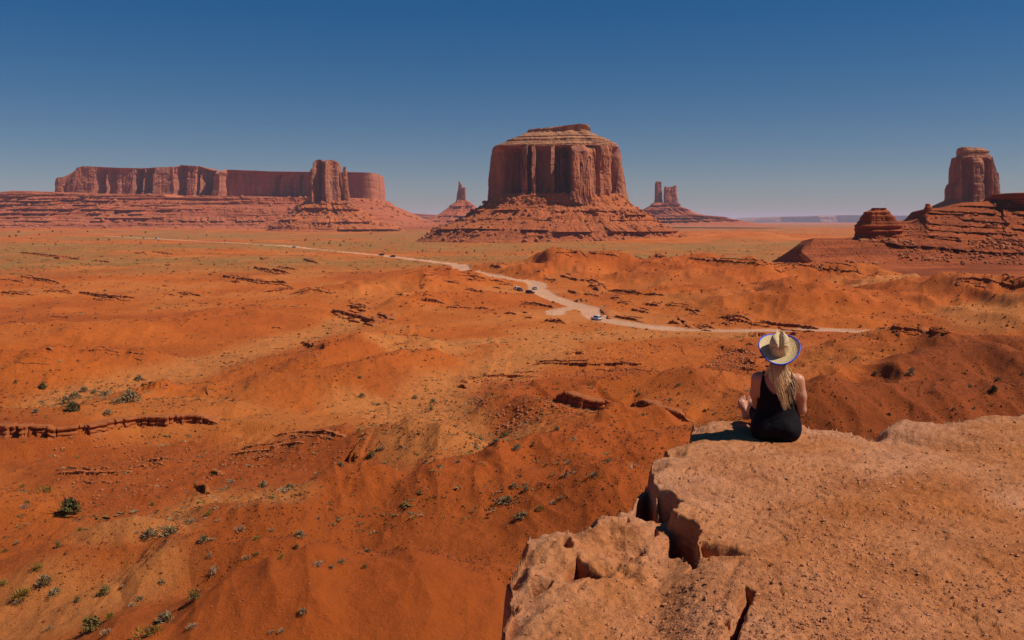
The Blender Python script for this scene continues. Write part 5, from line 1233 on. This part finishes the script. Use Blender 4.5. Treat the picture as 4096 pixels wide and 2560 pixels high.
# ------------------------------------------------------------------ rubble below the ledges
def in_poly(p, P):
    c = False; n = len(P)
    for i in range(n):
        a, b = P[i], P[(i + 1) % n]
        if (a[1] > p[1]) != (b[1] > p[1]) and p[0] < (b[0] - a[0]) * (p[1] - a[1]) / (b[1] - a[1] + 1e-12) + a[0]: c = not c
    return c
sr = np.random.default_rng(3)
RUB = [('H', [(160, 330), (280, 190), (640, 220), (760, 260), (560, 350)], 110, 0.6, 2.0), ('H', [(720, 180), (1700, 170), (1800, 230), (1300, 250), (750, 240)], 110, 0.5, 1.6),
       ('H', [(330, 560), (640, 450), (860, 420), (930, 480), (780, 620), (640, 700), (420, 740)], 300, 0.5, 2.4), ('H', [(940, 470), (1130, 480), (1130, 580), (940, 560)], 60, 0.5, 2.0),
       ('H', [(150, 470), (240, 400), (350, 450), (260, 500)], 50, 0.6, 1.8), ('R', [(200, 800), (400, 680), (560, 640), (570, 830), (300, 830)], 230, 0.5, 2.0), ('M', [(2130, 690), (2310, 590), (2420, 600), (2420, 730), (2200, 730)], 150, 0.5, 2.2),
       ('M', [(1590, 640), (1760, 560), (1900, 600), (1760, 660)], 90, 0.4, 1.6), ('M', [(1320, 640), (1500, 620), (1600, 660), (1330, 680)], 60, 0.4, 1.5),
       ('B', [(320, 360), (900, 330), (1250, 300), (1500, 400), (1300, 560), (900, 760), (500, 800), (300, 600)], 480, 0.45, 1.9), ('B', [(1560, 340), (1980, 350), (2060, 460), (1700, 600), (1300, 640), (1250, 500)], 260, 0.45, 1.8),
       ('M', [(750, 880), (850, 900), (830, 960), (720, 940)], 40, 0.5, 1.6), ('L', [(1880, 700), (1920, 840), (1840, 830)], 40, 0.5, 1.6), ('L', [(1340, 340), (1750, 380), (1760, 420), (1400, 410)], 60, 0.4, 1.1),
       ('L', [(0, 240), (700, 280), (900, 380), (300, 420), (0, 340)], 160, 0.35, 0.9), ('K', [(0, 600), (500, 350), (900, 350), (900, 560), (400, 640), (0, 1000)], 260, 0.35, 1.1), ('B', [(1300, 1250), (2140, 1120), (2140, 1510), (900, 1510)], 260, 0.35, 1.1),
       ('M', [(230, 560), (320, 560), (320, 580), (230, 580)], 8, 0.9, 1.8)]
pts = []; sz = []
for c, poly, n, s0, s1 in RUB:
    P = px(c, poly); xs = [p[0] for p in P]; ys = [p[1] for p in P]; k = 0
    while k < n:
        q = (sr.uniform(min(xs), max(xs)), sr.uniform(min(ys), max(ys)))
        if not in_poly(q, P): continue
        k += 1; x, y, z = place(*q); d = math.hypot(x, y)
        pts.append((x, y, z)); sz.append(0.95 * s0 * (s1 / s0) ** (sr.random() ** 1.6) * d / F)
bo = scatter_boulders(pts, sz, sink=0.3, rng=sr)
tag(link('rubble', mesh_np('rubble', *bo, M['boulder'], False), ground), kind='stuff')

# loose stones all over the slopes
STONE = mat_plain('loose_stone', (0.19, 0.05, 0.015), 0.9, 0.1, 0, 0.4, 0.3)
def stones():
    n = 34000; rs = np.random.default_rng(19)
    xs = rs.uniform(-15, 1040, n); ys = 262 + (655 - 262) * rs.random(n) ** 0.85
    d = 42 * 900 / (ys - 221); X = d * (xs - 512) / 900.0; Y = d; Z = ground_z(X, Y)
    dn = fbm2(X / 22, Y / 22, 4, 601) + 0.35 * sstep(2, 6, Z)
    ok = (rs.random(n) < 0.10 + 0.75 * sstep(-0.1, 0.45, dn)) & (ground_z(X, Y, ROADM) < 0.05); X, Y, Z, d = X[ok], Y[ok], Z[ok], d[ok]; n = len(X)
    s = (0.50 + 0.95 * rs.random(n) ** 3) * d / F
    v = octa[None] * (1 + 0.4 * rs.uniform(-1, 1, (n, 6, 1))) * (s[:, None] * np.stack([rs.uniform(.8, 1.6, n), rs.uniform(.8, 1.3, n), rs.uniform(.7, 1.2, n)], -1))[:, None, :] + np.stack([X, Y, Z + 0.3 * s], -1)[:, None, :]
    tag(link('stones', mesh_np('stones', v.reshape(-1, 3), (of[None] + (np.arange(n) * 6)[:, None, None]).reshape(-1, 3), STONE, False), ground), kind='stuff')
stones()

# ------------------------------------------------------------------ desert plants
def leafmat(name, col, var):
    m, nt, b = newmat(name); at = N(nt, 'ShaderNodeVertexColor', layer_name='Col').outputs[0]
    g = N(nt, 'ShaderNodeTexCoord').outputs['Object']; f = tex_noise(nt, g, 6, 3)
    c = mix(nt, f, tuple(x * (1 - var) for x in col), tuple(x * (1 + var) for x in col))
    nt.links.new(c, b.inputs['Base Color']); b.inputs['Roughness'].default_value = 0.85
    return m
KIND = {'sage': leafmat('sage_leaf', (0.27, 0.195, 0.095), 0.3), 'dead': leafmat('dry_twig', (0.40, 0.25, 0.14), 0.3), 'yellow': leafmat('rabbitbrush', (0.27, 0.17, 0.028), 0.3),
        'olive': leafmat('olive_leaf', (0.175, 0.125, 0.034), 0.3), 'green': leafmat('dark_green_leaf', (0.085, 0.072, 0.022), 0.4), 'juniper': leafmat('juniper_leaf', (0.045, 0.046, 0.024), 0.35)}
TWIG = mat_plain('brush_stem', (0.16, 0.09, 0.05), 0.9, 0.1)
def tuft(kind, rng, nl, ntw):
    """unit shrub, radius about 0.5: stems fanning from the root and leaf blades through the crown"""
    lv, tv = [], []
    hgt = {'sage': 0.62, 'dead': 0.42, 'yellow': 0.6, 'olive': 0.85, 'green': 0.72, 'juniper': 0.95}[kind]
    def rdir():
        a = rng.uniform(0, 6.283); e = rng.uniform(0.12, 1.5); return np.array([math.cos(a) * math.cos(e), math.sin(a) * math.cos(e), math.sin(e)])
    lumps = [(np.array([rng.uniform(-.22, .22), rng.uniform(-.22, .22), 0]), rng.uniform(0.6, 1.0)) for _ in range(4)]
    for _ in range(ntw):
        d = rdir() * np.array([0.5, 0.5, hgt]); b = np.array([rng.normal(0, .05), rng.normal(0, .05), -0.04]); s = np.cross(d, (0, 0, 1.0)); s = s / (np.linalg.norm(s) + 1e-6) * 0.012
        m = b + d * 0.55 + rng.normal(0, 0.04, 3)
        tv.append((b - s, b + s, m + s * 0.7, m - s * 0.7)); e = m + d * 0.5 + rng.normal(0, 0.06, 3); tv.append((m - s * 0.7, m + s * 0.7, e + s * 0.2, e - s * 0.2))
    for _ in range(nl):
        o, r = lumps[rng.integers(4)]; d = rdir(); rad = r * rng.uniform(0.35, 1.0) ** 0.6
        c = o * 1.0 + d * np.array([0.36, 0.36, hgt * 0.8]) * rad; c[2] = max(c[2], 0.02)
        if kind in ('yellow', 'dead', 'sage'): ax = d + rng.normal(0, 0.3, 3); L = rng.uniform(0.10, 0.20); w = 0.018 if kind != 'sage' else 0.03
        else: ax = rng.normal(0, 1, 3); L = rng.uniform(0.05, 0.10); w = 0.045
        ax = ax / np.linalg.norm(ax) * L; s = np.cross(ax, rng.normal(0, 1, 3)); s = s / (np.linalg.norm(s) + 1e-6) * w
        lv.append((c - s, c + s, c + ax + s * 0.4, c + ax - s * 0.4))
    return lv, tv
def quads(q): a = np.array(q).reshape(-1, 3); return a, np.arange(len(a)).reshape(-1, 4)
pr2 = np.random.default_rng(12); PROTO = {}
for k in KIND:
    PROTO[k] = []
    for v in range(4):
        lv, tv = tuft(k, pr2, {'green': 420, 'juniper': 150, 'olive': 260, 'sage': 240, 'yellow': 220, 'dead': 150}[k], {'dead': 40}.get(k, 22))
        a, f = quads(lv); b, g = quads(tv)
        PROTO[k].append((mesh_np(k + '_foliage', a, f, KIND[k], False, np.ones((len(a), 3))), mesh_np(k + '_stems', b, g, TWIG, False)))
NAMES = {'sage': 'sagebrush', 'dead': 'dry_bush', 'yellow': 'rabbitbrush', 'olive': 'desert_shrub', 'green': 'green_shrub', 'juniper': 'juniper_bush'}
def plant(kind, loc, size, label, group, cat='shrub'):
    fo, st = PROTO[kind][pr2.integers(4)]
    r = empty(NAMES[kind], loc, pr2.uniform(0, 6.28)); s = size; r.scale = (s, s * pr2.uniform(0.85, 1.15), s * pr2.uniform(0.85, 1.15)); tag(r, label, cat, group)
    link('foliage', fo, r); link('stems', st, r); return r
# the shrubs that can be told apart: crop, x, y of the foot, width, kind, label
KNOWN = [('B', 375, 790, 150, 'green', 'large round dark green shrub beside the left gully'), ('B', 950, 915, 100, 'sage', 'bushy grey sagebrush on the pale hollow below the gully'),
 ('B', 590, 1255, 72, 'olive', 'upright olive shrub with a dark shadow on bare sand, lower left'), ('B', 525, 1465, 140, 'olive', 'wide olive shrub at the bottom edge, lower left'), ('B', 940, 1405, 95, 'sage', 'tall leaning grey sagebrush on the dark lower slope'),
 ('B', 1110, 1280, 75, 'olive', 'olive shrub on the rib of the dark lower slope'), ('B', 845, 1490, 125, 'yellow', 'broad yellow rabbitbrush at the bottom edge'), ('B', 635, 1385, 62, 'yellow', 'round yellow rabbitbrush above the wide olive shrub'),
 ('B', 130, 1270, 92, 'yellow', 'yellow rabbitbrush near the left edge, biggest of its patch'), ('B', 260, 1195, 85, 'sage', 'grey sagebrush just above the left patch of yellow brush'), ('B', 1215, 1135, 85, 'dead', 'pale dry bush on the light crest in the lower left'),
 ('B', 1370, 890, 65, 'dead', 'dry bush at the foot of the left-hand hill'), ('B', 1710, 925, 65, 'sage', 'grey sagebrush on the saddle left of the dark slope'), ('B', 1810, 1085, 75, 'dead', 'spiky dry bush on the crest of the dark slope'),
 ('R', 2215, 978, 52, 'green', 'single dark green shrub on the brown hills at the right edge'), ('K', 180, 650, 92, 'sage', 'largest grey sagebrush on the slope left of the rock platform'), ('K', 290, 745, 85, 'sage', 'grey sagebrush nearest the rock platform'),
 ('M', 130, 1250, 62, 'olive', 'dark shrub on the side of the left-hand hill'), ('B', 745, 150, 92, 'sage', 'pale grey sagebrush clump in the dry wash at left'), ('B', 415, 208, 82, 'green', 'dark spreading shrub above the left rock ledge')]
MORE = {'B': [(310, 1255, 60, 's'), (215, 1110, 60, 'y'), (1195, 1035, 52, 'd'), (1470, 1028, 42, 'y'), (1460, 940, 46, 'y'), (1605, 1045, 42, 'y'), (1945, 1075, 46, 's'), (1695, 988, 36, 'o'), (1550, 888, 36, 'd'), (1165, 950, 60, 's'), (1220, 940, 36, 'd'), (850, 925, 80, 's'), (780, 902, 32, 'd'), (460, 890, 46, 'y'), (330, 985, 42, 'o'), (260, 668, 62, 'y'), (130, 640, 36, 'y'), (145, 758, 50, 'd'), (160, 730, 36, 'y'), (870, 745, 42, 'y'), (1185, 798, 46, 'y'), (1090, 845, 50, 'd'), (620, 222, 52, 's'), (440, 132, 62, 's'), (390, 160, 62, 's'), (205, 214, 36, 's'), (660, 162, 42, 's'), (2115, 465, 52, 'o'), (1945, 520, 46, 's'), (1500, 640, 62, 's'), (1660, 645, 52, 's'), (1610, 1462, 52, 'd'), (1550, 1470, 42, 'd'), (1730, 1360, 52, 's'), (755, 1320, 52, 'd'), (1100, 1440, 62, 'd'), (20, 1200, 55, 'y'), (25, 1010, 34, 'y'), (610, 1480, 62, 'd'), (280, 1450, 42, 'd'), (110, 1300, 60, 'd'), (440, 1296, 42, 'o'), (2085, 1100, 42, 'y'), (1410, 1052, 52, 'd'), (1320, 615, 42, 'd'), (100, 960, 36, 'd'), (930, 1190, 44, 's'), (790, 1285, 44, 's'), (1240, 835, 34, 'd'), (700, 1210, 34, 'd'), (1890, 1100, 36, 's'), (2100, 1010, 40, 's'), (1820, 820, 36, 'd'), (2060, 130, 40, 's'), (800, 30, 50, 's'), (480, 95, 46, 's'), (250, 80, 60, 'o'), (90, 45, 30, 'o'), (600, 120, 50, 's'), (540, 105, 40, 's')],
        'K': [(235, 550, 52, 's'), (320, 570, 46, 's'), (405, 692, 62, 'y'), (500, 650, 52, 'd'), (545, 622, 52, 'd'), (570, 485, 46, 's'), (745, 488, 62, 's'), (590, 402, 50, 'd'), (130, 262, 40, 's'), (265, 305, 48, 's'), (190, 228, 50, 'y'), (365, 290, 36, 'o'), (715, 170, 36, 'd'), (755, 172, 30, 'd'), (515, 188, 36, 's'), (860, 160, 30, 'd'), (1060, 98, 30, 's'), (1450, 74, 30, 'y')],
        'M': [(195, 1205, 46, 'd'), (510, 1275, 36, 'd'), (650, 1285, 42, 'd'), (880, 1165, 42, 's'), (1005, 1205, 46, 's'), (930, 1128, 60, 'y'), (1250, 1090, 36, 's'), (790, 1148, 30, 's'), (730, 1146, 36, 'y'), (50, 1100, 40, 'y'), (60, 775, 30, 's'), (395, 900, 40, 's'), (505, 925, 40, 's'), (490, 970, 34, 'o'), (165, 940, 30, 's'), (1745, 875, 28, 's'), (1990, 820, 30, 's'), (1940, 910, 26, 's')],
        'R': [(2045, 950, 36, 's'), (1630, 868, 50, 's'), (1640, 835, 40, 's'), (1390, 862, 42, 's'), (1485, 1148, 34, 'g'), (205, 1120, 30, 'y'), (1940, 1108, 30, 's'), (2075, 1104, 30, 's'), (1440, 700, 24, 'o'), (1110, 636, 22, 'o'), (1255, 748, 20, 's'), (2240, 896, 24, 's'), (1285, 535, 26, 'o')]}
KK = {'s': 'sage', 'd': 'dead', 'y': 'yellow', 'o': 'olive', 'g': 'green'}
WORD = {'sage': 'grey sagebrush', 'dead': 'pale dry bush', 'yellow': 'yellow-green rabbitbrush', 'olive': 'dull olive shrub', 'green': 'dark green shrub'}
ZONE = {'B': 'near left sand slopes', 'K': 'slopes left of the rock platform', 'M': 'flats and hills in the middle of the valley', 'R': 'brown hills at the right'}
def plant_px(c, x, y, w, kind, label, group, cat='shrub'):
    q = px(c, [(x, y)])[0]; X, Y, Z = place(*q); s = crop_len(c, w) * math.hypot(X, Y) / F * 1.12
    return plant(kind, (X, Y, Z - 0.02 * s), s, label, group, cat)
for c, x, y, w, k, lab in KNOWN: plant_px(c, x, y, w, k, lab, 'shrubs told apart in the foreground')
MARKS = [(66, 500, 'large round green shrub'), (48, 424, 'left rock ledge'), (166, 556, 'light crest'), (103, 594, 'upright olive shrub'), (91, 630, 'wide olive shrub'), (165, 620, 'tall leaning sagebrush'), (148, 636, 'broad yellow rabbitbrush'),
         (23, 595, 'left patch of yellow brush'), (240, 522, 'foot of the left hill'), (300, 538, 'saddle'), (317, 565, 'crest of the dark slope'), (200, 458, 'rubble gully'), (130, 398, 'dry wash'), (352, 457, 'rock corner in the gully'), (422, 428, 'mid-left mound'), (520, 440, 'pale hollow'),
         (620, 402, 'pointed sand hill'), (590, 395, 'dark ledge wall'), (530, 470, 'dark gravel slope'), (600, 480, 'rock platform'), (740, 415, "woman's feet"), (930, 345, 'brown twin hills'), (990, 380, 'dark brown slope'), (840, 372, "hill right of the hat"), (400, 330, 'dry flats'), (700, 370, 'hill left of the hat')]
USED = set()
def where_label(c, x, y, kind, w):
    q = px(c, [(x, y)])[0]; o = sorted(MARKS, key=lambda m_: math.hypot(m_[0] - q[0], m_[1] - q[1]))
    size = 'tiny' if crop_len(c, w) < 6 else ('small' if crop_len(c, w) < 9 else 'medium')
    for m_ in o[:6]:
        dx, dy = q[0] - m_[0], q[1] - m_[1]; far_ = 'just' if math.hypot(dx, dy) < 22 else 'well'
        d_ = 'in front' if abs(dx) < 0.5 * abs(dy) and dy > 0 else 'behind' if abs(dx) < 0.5 * abs(dy) else ('right' if dx > 0 else 'left')
        if d_ in ('left', 'right') and abs(dy) > 0.5 * abs(dx): d_ = ('below and ' if dy > 0 else 'above and ') + d_
        l = '%s %s %s %s of the %s' % (size, WORD[kind], far_, d_, m_[2]); l = l.replace('behind of', 'behind')
        if l not in USED: USED.add(l); return l
    return 'small %s on the %s' % (WORD[kind], ZONE[c])
for c, L_ in MORE.items():
    for x, y, w, k in L_:
        kind = KK[k]; plant_px(c, x, y, w, kind, where_label(c, x, y, kind, w), '%s on the %s' % (WORD[kind], ZONE[c]))
JUN = {'L': [(20, 50), (130, 48), (320, 72), (370, 77), (500, 55), (615, 57), (495, 130), (590, 123), (660, 125), (60, 105), (190, 117), (240, 92), (880, 80), (740, 103), (870, 114), (960, 129), (1140, 112), (1090, 147), (680, 142), (350, 132), (340, 152), (850, 145), (1360, 127), (1520, 127), (1580, 157), (1770, 132), (1850, 127), (1925, 122), (1960, 142), (2000, 132), (2080, 132), (2120, 122), (2190, 157), (2245, 87), (2060, 157), (2240, 162), (2370, 142), (1735, 202), (1990, 147), (1340, 107), (1250, 97), (95, 100), (112, 76), (200, 150), (270, 150), (530, 74), (205, 60), (315, 70), (790, 102), (1900, 150), (2150, 140), (2300, 120), (1500, 60), (300, 55)],
       'M': [(1910, 22), (1975, 34), (2060, 12), (1850, 15)], 'D': [(170, 1037), (495, 1052), (790, 1054), (635, 1074), (555, 1038), (875, 1033), (985, 1048), (860, 1064), (300, 1024), (290, 1040), (1980, 1054), (2060, 1066), (2120, 1060), (190, 1036), (500, 1045), (915, 1030), (2230, 1020), (2340, 1015)]}
for c, L_ in JUN.items():
    for i, (x, y) in enumerate(L_):
        w = (9.5 + 9 * pr2.random() ** 1.5) * CROPS[c][2] / 1.5125
        plant_px(c, x, y, w, 'juniper', 'dark round juniper bush dotted over the far scrub plain', 'junipers on the far plain', 'bush')
# everything smaller: low brush over the flats, too many to count
def brush_field():
    n = 26000; P = []
    xs = pr2.uniform(-10, 1034, n); ys = 226 + (560 - 226) * pr2.random(n) ** 1.7
    d = np.clip(42 * 900 / np.maximum(ys - 221, 4.0), 60, 6000); a = np.arctan((xs - 512) / 900.0)
    X, Y = d * np.tan(a), d
    Z = ground_z(X, Y); wash = ground_z(X, Y, WASHM); rd = np.maximum(ground_z(X, Y, ROADM), ground_z(X, Y, AREAM) * 0.9)
    clump = fbm2(X / 40, Y / 40, 4, 501)
    p = (0.10 + 0.55 * sstep(-0.05, 0.4, clump) + 0.5 * wash + 0.35 * sstep(700, 1000, d)) * (1 - sstep(0.05, 0.3, rd)) * (1 - 0.75 * sstep(4, 8, Z) * (d < 700))
    ok = pr2.random(n) < p; X, Y, Z, d = X[ok], Y[ok], Z[ok], d[ok]; n = len(X)
    s = (0.45 + 0.8 * pr2.random(n) ** 2) * np.clip(d / 330.0, 0.75, 2.8)
    k = 7; t = pr2.normal(0, 1, (n, k, 3, 3)) * np.array([0.42, 0.42, 0.26]); c = pr2.normal(0, 0.35, (n, k, 1, 3)) * np.array([1, 1, 0.3])
    v = (t * 0.75 + c); v[..., 2] = np.abs(v[..., 2]); v = v * s[:, None, None, None] + np.stack([X, Y, Z - 0.02], -1)[:, None, None, :]
    col_ = np.array([(0.13, 0.10, 0.045), (0.17, 0.125, 0.06), (0.16, 0.11, 0.025), (0.26, 0.16, 0.085), (0.07, 0.06, 0.025)])[pr2.integers(0, 5, n)]
    cc = np.repeat(col_, k * 3, axis=0)
    m, nt, b = newmat('low_brush'); nt.links.new(N(nt, 'ShaderNodeVertexColor', layer_name='Col').outputs[0], b.inputs['Base Color'])
    me = mesh_np('low_brush', v.reshape(-1, 3), np.arange(n * k * 3).reshape(-1, 3), m, False, cc)
    o = tag(link('low_brush', me), 'low dry brush scattered over the valley floor', 'brush', None, 'stuff')
brush_field()
# ------------------------------------------------------------------ cars on the dirt road
TYRE = mat_plain('tyre_rubber', (0.02, 0.02, 0.02), 0.85, 0.2); RIM = mat_plain('alloy_rim', (0.5, 0.5, 0.52), 0.35, 0.5, 0.8)
GLASS = mat_plain('tinted_glass', (0.012, 0.014, 0.018), 0.08, 0.6); TAIL = mat_plain('red_lens', (0.35, 0.01, 0.01), 0.3, 0.5); HEADL = mat_plain('clear_lens', (0.75, 0.76, 0.78), 0.2, 0.6); TRIM = mat_plain('black_trim', (0.02, 0.02, 0.022), 0.6, 0.3)
def box_mesh(name, x0, x1, y0, y1, z0, z1, mat, top=None, bev=0.0):
    """box, optionally narrowed at the top: top=(dx, dy front, dy rear)"""
    bm = bmesh.new(); bmesh.ops.create_cube(bm, size=1.0)
    for v in bm.verts:
        up = v.co.z > 0; x = x1 if v.co.x > 0 else x0; y = y1 if v.co.y > 0 else y0
        if up and top: x -= math.copysign(top[0], x); y -= top[1] if v.co.y > 0 else -top[2]
        v.co = Vector((x, y, z1 if up else z0))
    if bev: bmesh.ops.bevel(bm, geom=bm.edges[:], offset=bev, segments=2, affect='EDGES', profile=0.6)
    me = bpy.data.meshes.new(name); bm.to_mesh(me); bm.free(); me.materials.append(mat); return me
def wheel_mesh(r, w, mat, name):
    n = 18; th = np.arange(n) / n * 2 * np.pi; rows = []
    for x, rr_ in ((-w / 2, 0.02), (-w / 2, r * 0.92), (-w / 2 * 0.8, r), (w / 2 * 0.8, r), (w / 2, r * 0.92), (w / 2, 0.02)): rows.append(np.stack([np.full(n, x), rr_ * np.cos(th), rr_ * np.sin(th)], -1))
    return mesh_np(name, np.concatenate(rows), grid_faces(6, n, True), mat, False)
def car(paint, loc, rz, label, group=None, length=4.7, width=1.9, height=1.72, far=False):
    """nose points to +Y"""
    c = empty('parked_car' if far is None else 'car', loc, rz); tag(c, label, 'car', group)
    h2, w2 = length / 2, width / 2; belt = height * 0.58
    link('body', box_mesh('body', -w2, w2, -h2, h2, 0.30, belt, paint, (0.05, 0.10, 0.05), 0.07), c)
    link('bonnet', box_mesh('bonnet', -w2 + 0.1, w2 - 0.1, h2 * 0.42, h2 - 0.14, belt - 0.05, belt + 0.06, paint, (0.08, 0.12, 0.0), 0.03), c)
    link('cabin', box_mesh('cabin', -w2 + 0.07, w2 - 0.07, -h2 + 0.08, h2 * 0.45, belt - 0.02, height, paint, (0.17, 0.72, 0.22), 0.06), c)
    def pane(name, pts, th=0.02): 
        P = np.array(pts, float); n = np.cross(P[1] - P[0], P[2] - P[0]); n /= np.linalg.norm(n); V_ = np.concatenate([P, P + n * th]); link(name, mesh_np(name, V_, np.array([(3, 2, 1, 0), (4, 5, 6, 7), (0, 1, 5, 4), (1, 2, 6, 5), (2, 3, 7, 6), (3, 0, 4, 7)]), GLASS, False), c)
    zb, zt = belt + 0.05, height - 0.10; f = lambda z, d: d * (z - belt) / (height - belt)
    yr = lambda z: -h2 + 0.08 + f(z, 0.22) - 0.012; yf = lambda z: h2 * 0.45 - f(z, 0.72) + 0.012; xs = lambda z: w2 - 0.07 - f(z, 0.17) + 0.012
    pane('rear_window', [(xs(zb) - 0.14, yr(zb), zb), (-xs(zb) + 0.14, yr(zb), zb), (-xs(zt) + 0.10, yr(zt), zt), (xs(zt) - 0.10, yr(zt), zt)])
    pane('windscreen', [(-xs(zb) + 0.10, yf(zb), zb), (xs(zb) - 0.10, yf(zb), zb), (xs(zt) - 0.08, yf(zt), zt), (-xs(zt) + 0.08, yf(zt), zt)])
    for s in (-1, 1):
        for ya, yb, yc, yd in ((-h2 + 0.45, -0.55, -0.60, -h2 + 0.55), (-0.45, 0.45, 0.35, -0.50), (0.55, h2 * 0.45 - 0.25, h2 * 0.45 - 0.85, 0.45)):
            q = [(s * xs(zb), ya, zb), (s * xs(zb), yb, zb), (s * xs(zt), yc, zt), (s * xs(zt), yd, zt)]
            pane('side_window', q if s > 0 else q[::-1])
        link('tail_light', box_mesh('tail_light', s * (w2 - 0.16) - 0.1, s * (w2 - 0.16) + 0.1, -h2 - 0.015, -h2 + 0.06, belt - 0.28, belt - 0.06, TAIL), c)
        link('headlight', box_mesh('headlight', s * (w2 - 0.22) - 0.16, s * (w2 - 0.22) + 0.16, h2 - 0.10, h2 + 0.01, belt - 0.28, belt - 0.12, HEADL), c)
        link('door_mirror', box_mesh('door_mirror', s * (w2 + 0.08) - 0.09, s * (w2 + 0.08) + 0.09, h2 * 0.28, h2 * 0.28 + 0.08, belt + 0.02, belt + 0.18, TRIM), c)
        for y in (-h2 * 0.62, h2 * 0.62):
            w = link('wheel', wheel_mesh(0.36, 0.26, TYRE, 'wheel'), c, (s * (w2 - 0.12), y, 0.36)); link('rim', wheel_mesh(0.23, 0.275, RIM, 'rim'), w)
    link('bumper', box_mesh('bumper', -w2 + 0.05, w2 - 0.05, -h2 - 0.05, -h2 + 0.1, 0.34, 0.60, TRIM, None, 0.02), c)
    link('grille', box_mesh('grille', -0.55, 0.55, h2 - 0.06, h2 + 0.02, 0.5, 0.78, TRIM, None, 0.01), c)
    link('underbody', box_mesh('underbody', -w2 + 0.12, w2 - 0.12, -h2 + 0.2, h2 - 0.2, 0.2, 0.34, TRIM), c)
    return c
WHITE = mat_plain('white_paint', (0.72, 0.72, 0.72), 0.3, 0.5); BLACK = mat_plain('black_paint', (0.018, 0.018, 0.022), 0.22, 0.5); WINE = mat_plain('wine_paint', (0.055, 0.010, 0.022), 0.22, 0.5); SILVER = mat_plain('silver_paint', (0.52, 0.53, 0.55), 0.3, 0.5, 0.4)
def car_px(x, y, paint, rz, label, k=1.0, **kw_):
    X, Y, Z = place(x, y); c = car(paint, (X, Y, Z), R(rz), label, 'cars on the dirt road', **kw_); c.scale = (k, k, k); return c
car_px(596.3, 320.0, WHITE, 33, 'white SUV driving away on the dirt road, nearest of the cars', 1.12, height=1.8)
car_px(516.2, 289.6, WHITE, 25, 'white car pulled up beside the black car at the roadside', 1.1)
car_px(519.9, 291.0, BLACK, 205, 'black car pulled up beside the white car at the roadside', 1.1)
car_px(530.2, 293.6, WINE, 240, 'dark wine-red car crossing the dirt pull-out', 1.15)
car_px(534.7, 289.6, SILVER, 15, 'silver car at the bend of the dirt road', 1.05)
car_px(381.3, 255.6, BLACK, 60, 'black car far off on the pale road, left of a second dark one', 1.5)
car_px(392.6, 257.2, BLACK, 60, 'dark car far off, hindmost on the pale straight of road', 1.5)
car_px(156.5, 239.0, WHITE, 75, 'white van-sized speck farthest along the road at left', 1.8, height=2.2)
car_px(294.0, 247.8, WHITE, 70, 'white car on the far road below the mitten-shaped butte', 1.5)
# ------------------------------------------------------------------ the air
def haze_box():
    bm = bmesh.new(); bmesh.ops.create_cube(bm, size=1.0)
    for v in bm.verts: v.co = Vector((v.co.x * 140000, v.co.y * 140000, -60 if v.co.z < 0 else 400))
    me = bpy.data.meshes.new('haze'); bm.to_mesh(me); bm.free()
    m = bpy.data.materials.new('haze_air'); m.use_nodes = True; nt = m.node_tree; nt.nodes.clear()
    o = nt.nodes.new('ShaderNodeOutputMaterial'); p = nt.nodes.new('ShaderNodeVolumePrincipled')
    p.inputs['Density'].default_value = 2.4e-5; p.inputs['Color'].default_value = (0.72, 0.74, 1.0, 1); p.inputs['Anisotropy'].default_value = 0.0
    nt.links.new(p.outputs[0], o.inputs['Volume'])
    me.materials.append(m)
    tag(link('haze', me), kind='stuff')
haze_box()
